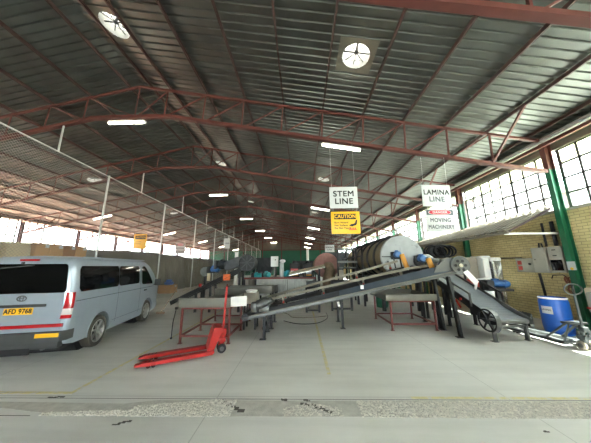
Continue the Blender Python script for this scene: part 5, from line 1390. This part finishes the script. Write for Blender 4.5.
MB().prism([(-0.75, 2.1), (0.5, 2.1), (0.35, 2.62), (0.1, 2.72), (-0.3, 2.5)], 0.3, 0.6).build('dark_hood', 'machinedark', t)
MB().bar((-0.3, 0.45, 0), (-0.3, 0.45, 2.15), 0.08, 0.08).bar((0.3, 0.45, 0), (0.3, 0.45, 2.15), 0.08, 0.08).bar((0, -0.2, 2.42), (0, 0.5, 2.42), 0.04, 0.04).build('stand', 'black', t)
# machine at the right margin
t = T('packing_machine', 'grey machine with a red stripe on black castors against the brick wall', 'machine', (7.25, 5.35, 0))
MB().bbox((-0.28, -0.45, 0.62), (0.5, 0.55, 1.12), 0.06).build('hood', 'cabgrey', t)
MB().bbox((-0.30, -0.30, 0.40), (0.45, 0.45, 0.62), 0.03).build('base', 'black', t)
MB().box((-0.29, -0.45, 0.72), (-0.27, 0.55, 0.76)).build('red_stripe', 'redpaint', t)
MB().bbox((-0.20, 0.35, 0.95), (0.05, 0.62, 1.22), 0.06).build('rounded_cover', 'bag', t)
for x in (-0.22, 0.38):
    for y in (-0.25, 0.35): MB().cyl((x - 0.03, y, 0.1), (x + 0.03, y, 0.1), 0.1, n=18).bar((x, y, 0.1), (x, y, 0.42), 0.05, 0.05).build('castor', 'black', t)
# rail lying on the floor behind the grey pallet truck
t = T('roller_track', 'low dark roller track lying on the floor behind the grey pallet truck', 'track', (6.32, 7.55, 0), math.radians(97))
for y in (-0.18, 0.18): MB().channel((-0.62, y, 0.07), (0.62, y, 0.07), 0.04, 0.08, 0.008, side=1 if y < 0 else -1).build('side_channel', 'black', t)
for k in range(6): MB().cyl((-0.5 + 0.2 * k, -0.17, 0.07), (-0.5 + 0.2 * k, 0.17, 0.07), 0.025, n=12).build('roller', 'steel', t)
MB().bar((-0.62, -0.18, 0.0), (-0.62, -0.18, 0.2), 0.05, 0.05).build('corner_post', 'white', t)
# green drum and dark machine frames behind the right tray table
t = T('plastic_drum', 'green plastic drum standing behind the right tray table', 'drum', (3.55, 10.4, 0))
MB().lathe([(0.001, 0), (0.22, 0), (0.24, 0.03), (0.25, 0.4), (0.24, 0.72), (0.2, 0.78), (0.001, 0.78)], n=24).build('barrel', 'greensheet', t)
MB().lathe([(0.2, 0.78), (0.21, 0.8), (0.2, 0.82), (0.001, 0.82)], n=24).build('lid', 'black', t)
for i, (x, y, w_, lab) in enumerate(((0.45, 9.3, 0.5, 'dark steel machine stand with a crossbar, under the middle of the rail conveyor'), (1.65, 9.6, 0.8, 'dark steel machine stand with two feet, between the rail conveyor and the platform'))):
    t = T('machine_stand', lab, 'stand', (x, y, 0))
    for s_ in (-1, 1): MB().bar((s_ * w_ / 2, 0, 0), (s_ * w_ / 2, 0, 0.95), 0.08, 0.08).build('leg', 'black', t)
    MB().bar((-w_ / 2, 0, 0.08), (w_ / 2, 0, 0.08), 0.06, 0.06).build('crossbar', 'black', t); MB().bar((-w_ / 2, 0, 0.95), (w_ / 2, 0, 0.95), 0.12, 0.12).build('crossbar', 'black', t)
    MB().bbox((-w_ / 2, -0.15, 1.0), (w_ / 2, 0.25, 1.2), 0.02).build('body', 'machinedark', t)
# cables on the floor
def cable(label, pts, m, r=0.012):
    from mathutils import geometry
    out = []
    P_ = [V((x, y, r)) for x, y in pts]
    for i in range(len(P_) - 1):
        a = P_[max(i - 1, 0)]; b = P_[i]; c = P_[i + 1]; d = P_[min(i + 2, len(P_) - 1)]
        for k in range(6):
            u = k / 6; out.append(0.5 * ((2 * b) + (-a + c) * u + (2 * a - 5 * b + 4 * c - d) * u * u + (-a + 3 * b - 3 * c + d) * u ** 3))
    out.append(P_[-1]); tag(MB().tube(out, r, 6).build('floor_cable', m), label, 'cable')
cable('dark cable looping on the floor under the rail conveyor', [(-0.6, 7.9), (-0.1, 7.5), (0.5, 7.6), (0.9, 8.3), (0.95, 9.2)], 'black')
cable('pale cable on the floor near the conveyor legs', [(-0.9, 9.5), (-0.5, 8.9), (-0.3, 8.4), (0.3, 8.35), (0.9, 8.6)], 'rail', 0.014)
# far upright pipes and tank
t = T('vent_pipe', 'white upright vent pipe far down the hall before the back wall', 'pipe', (-4.9, 17.0, 0)); MB().cyl((0, 0, 0), (0, 0, 2.85), 0.13, n=16).build('pipe', 'white', t); MB().cyl((0, 0, 2.85), (0, 0, 2.9), 0.16, n=16).build('cap', 'galvpost', t)
t = T('vent_pipe', 'slim white upright vent pipe near the back wall beside the pink drum', 'pipe', (0.9, 30.0, 0)); MB().cyl((0, 0, 0), (0, 0, 4.1), 0.17, n=16).build('pipe', 'white', t); MB().cyl((0, 0, 4.1), (0, 0, 4.2), 0.2, n=16).build('cap', 'galvpost', t)
# dark hoppers filling the machine line further back
for i, (x, y, w_, h_, lab) in enumerate(((-2.6, 16.5, 1.6, 2.4, 'dark hopper machine far behind the platform, nearest the fence'), (0.2, 18.5, 1.8, 2.2, 'dark hopper machine far behind the platform, middle of three'), (3.0, 19.5, 2.2, 2.9, 'dark hopper machine far behind the platform, nearest the brick side'))):
    t = T('hopper_machine', lab, 'machine', (x, y, 0))
    MB().add([(-w_ / 2, -0.6, h_), (w_ / 2, -0.6, h_), (w_ / 2, 0.6, h_), (-w_ / 2, 0.6, h_), (-w_ / 4, -0.3, h_ * 0.5), (w_ / 4, -0.3, h_ * 0.5), (w_ / 4, 0.3, h_ * 0.5), (-w_ / 4, 0.3, h_ * 0.5)], [(0, 1, 5, 4), (1, 2, 6, 5), (2, 3, 7, 6), (3, 0, 4, 7), (4, 5, 6, 7), (3, 2, 1, 0)]).build('hopper', 'machinedark', t)
    for sx in (-1, 1):
        for sy in (-1, 1): MB().bar((sx * w_ * 0.45, sy * 0.5, 0), (sx * w_ * 0.45, sy * 0.5, h_), 0.09, 0.09).build('leg', 'black', t)
    MB().bbox((-w_ / 4, -0.3, 0.35), (w_ / 4, 0.3, h_ * 0.5), 0.03).build('body', 'taupe', t)
# neighbouring shed seen through the brick side windows
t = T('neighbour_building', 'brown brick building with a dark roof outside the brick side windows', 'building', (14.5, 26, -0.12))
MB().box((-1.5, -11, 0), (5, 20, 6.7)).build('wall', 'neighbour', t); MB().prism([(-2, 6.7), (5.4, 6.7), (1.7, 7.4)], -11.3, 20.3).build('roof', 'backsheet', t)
MB().box((-1.53, -4.5, 3.6), (-1.5, -3.0, 4.8)).build('window', 'vanglass', t); MB().box((-1.53, 0.5, 3.6), (-1.5, 2.0, 4.8)).build('window', 'vanglass', t)
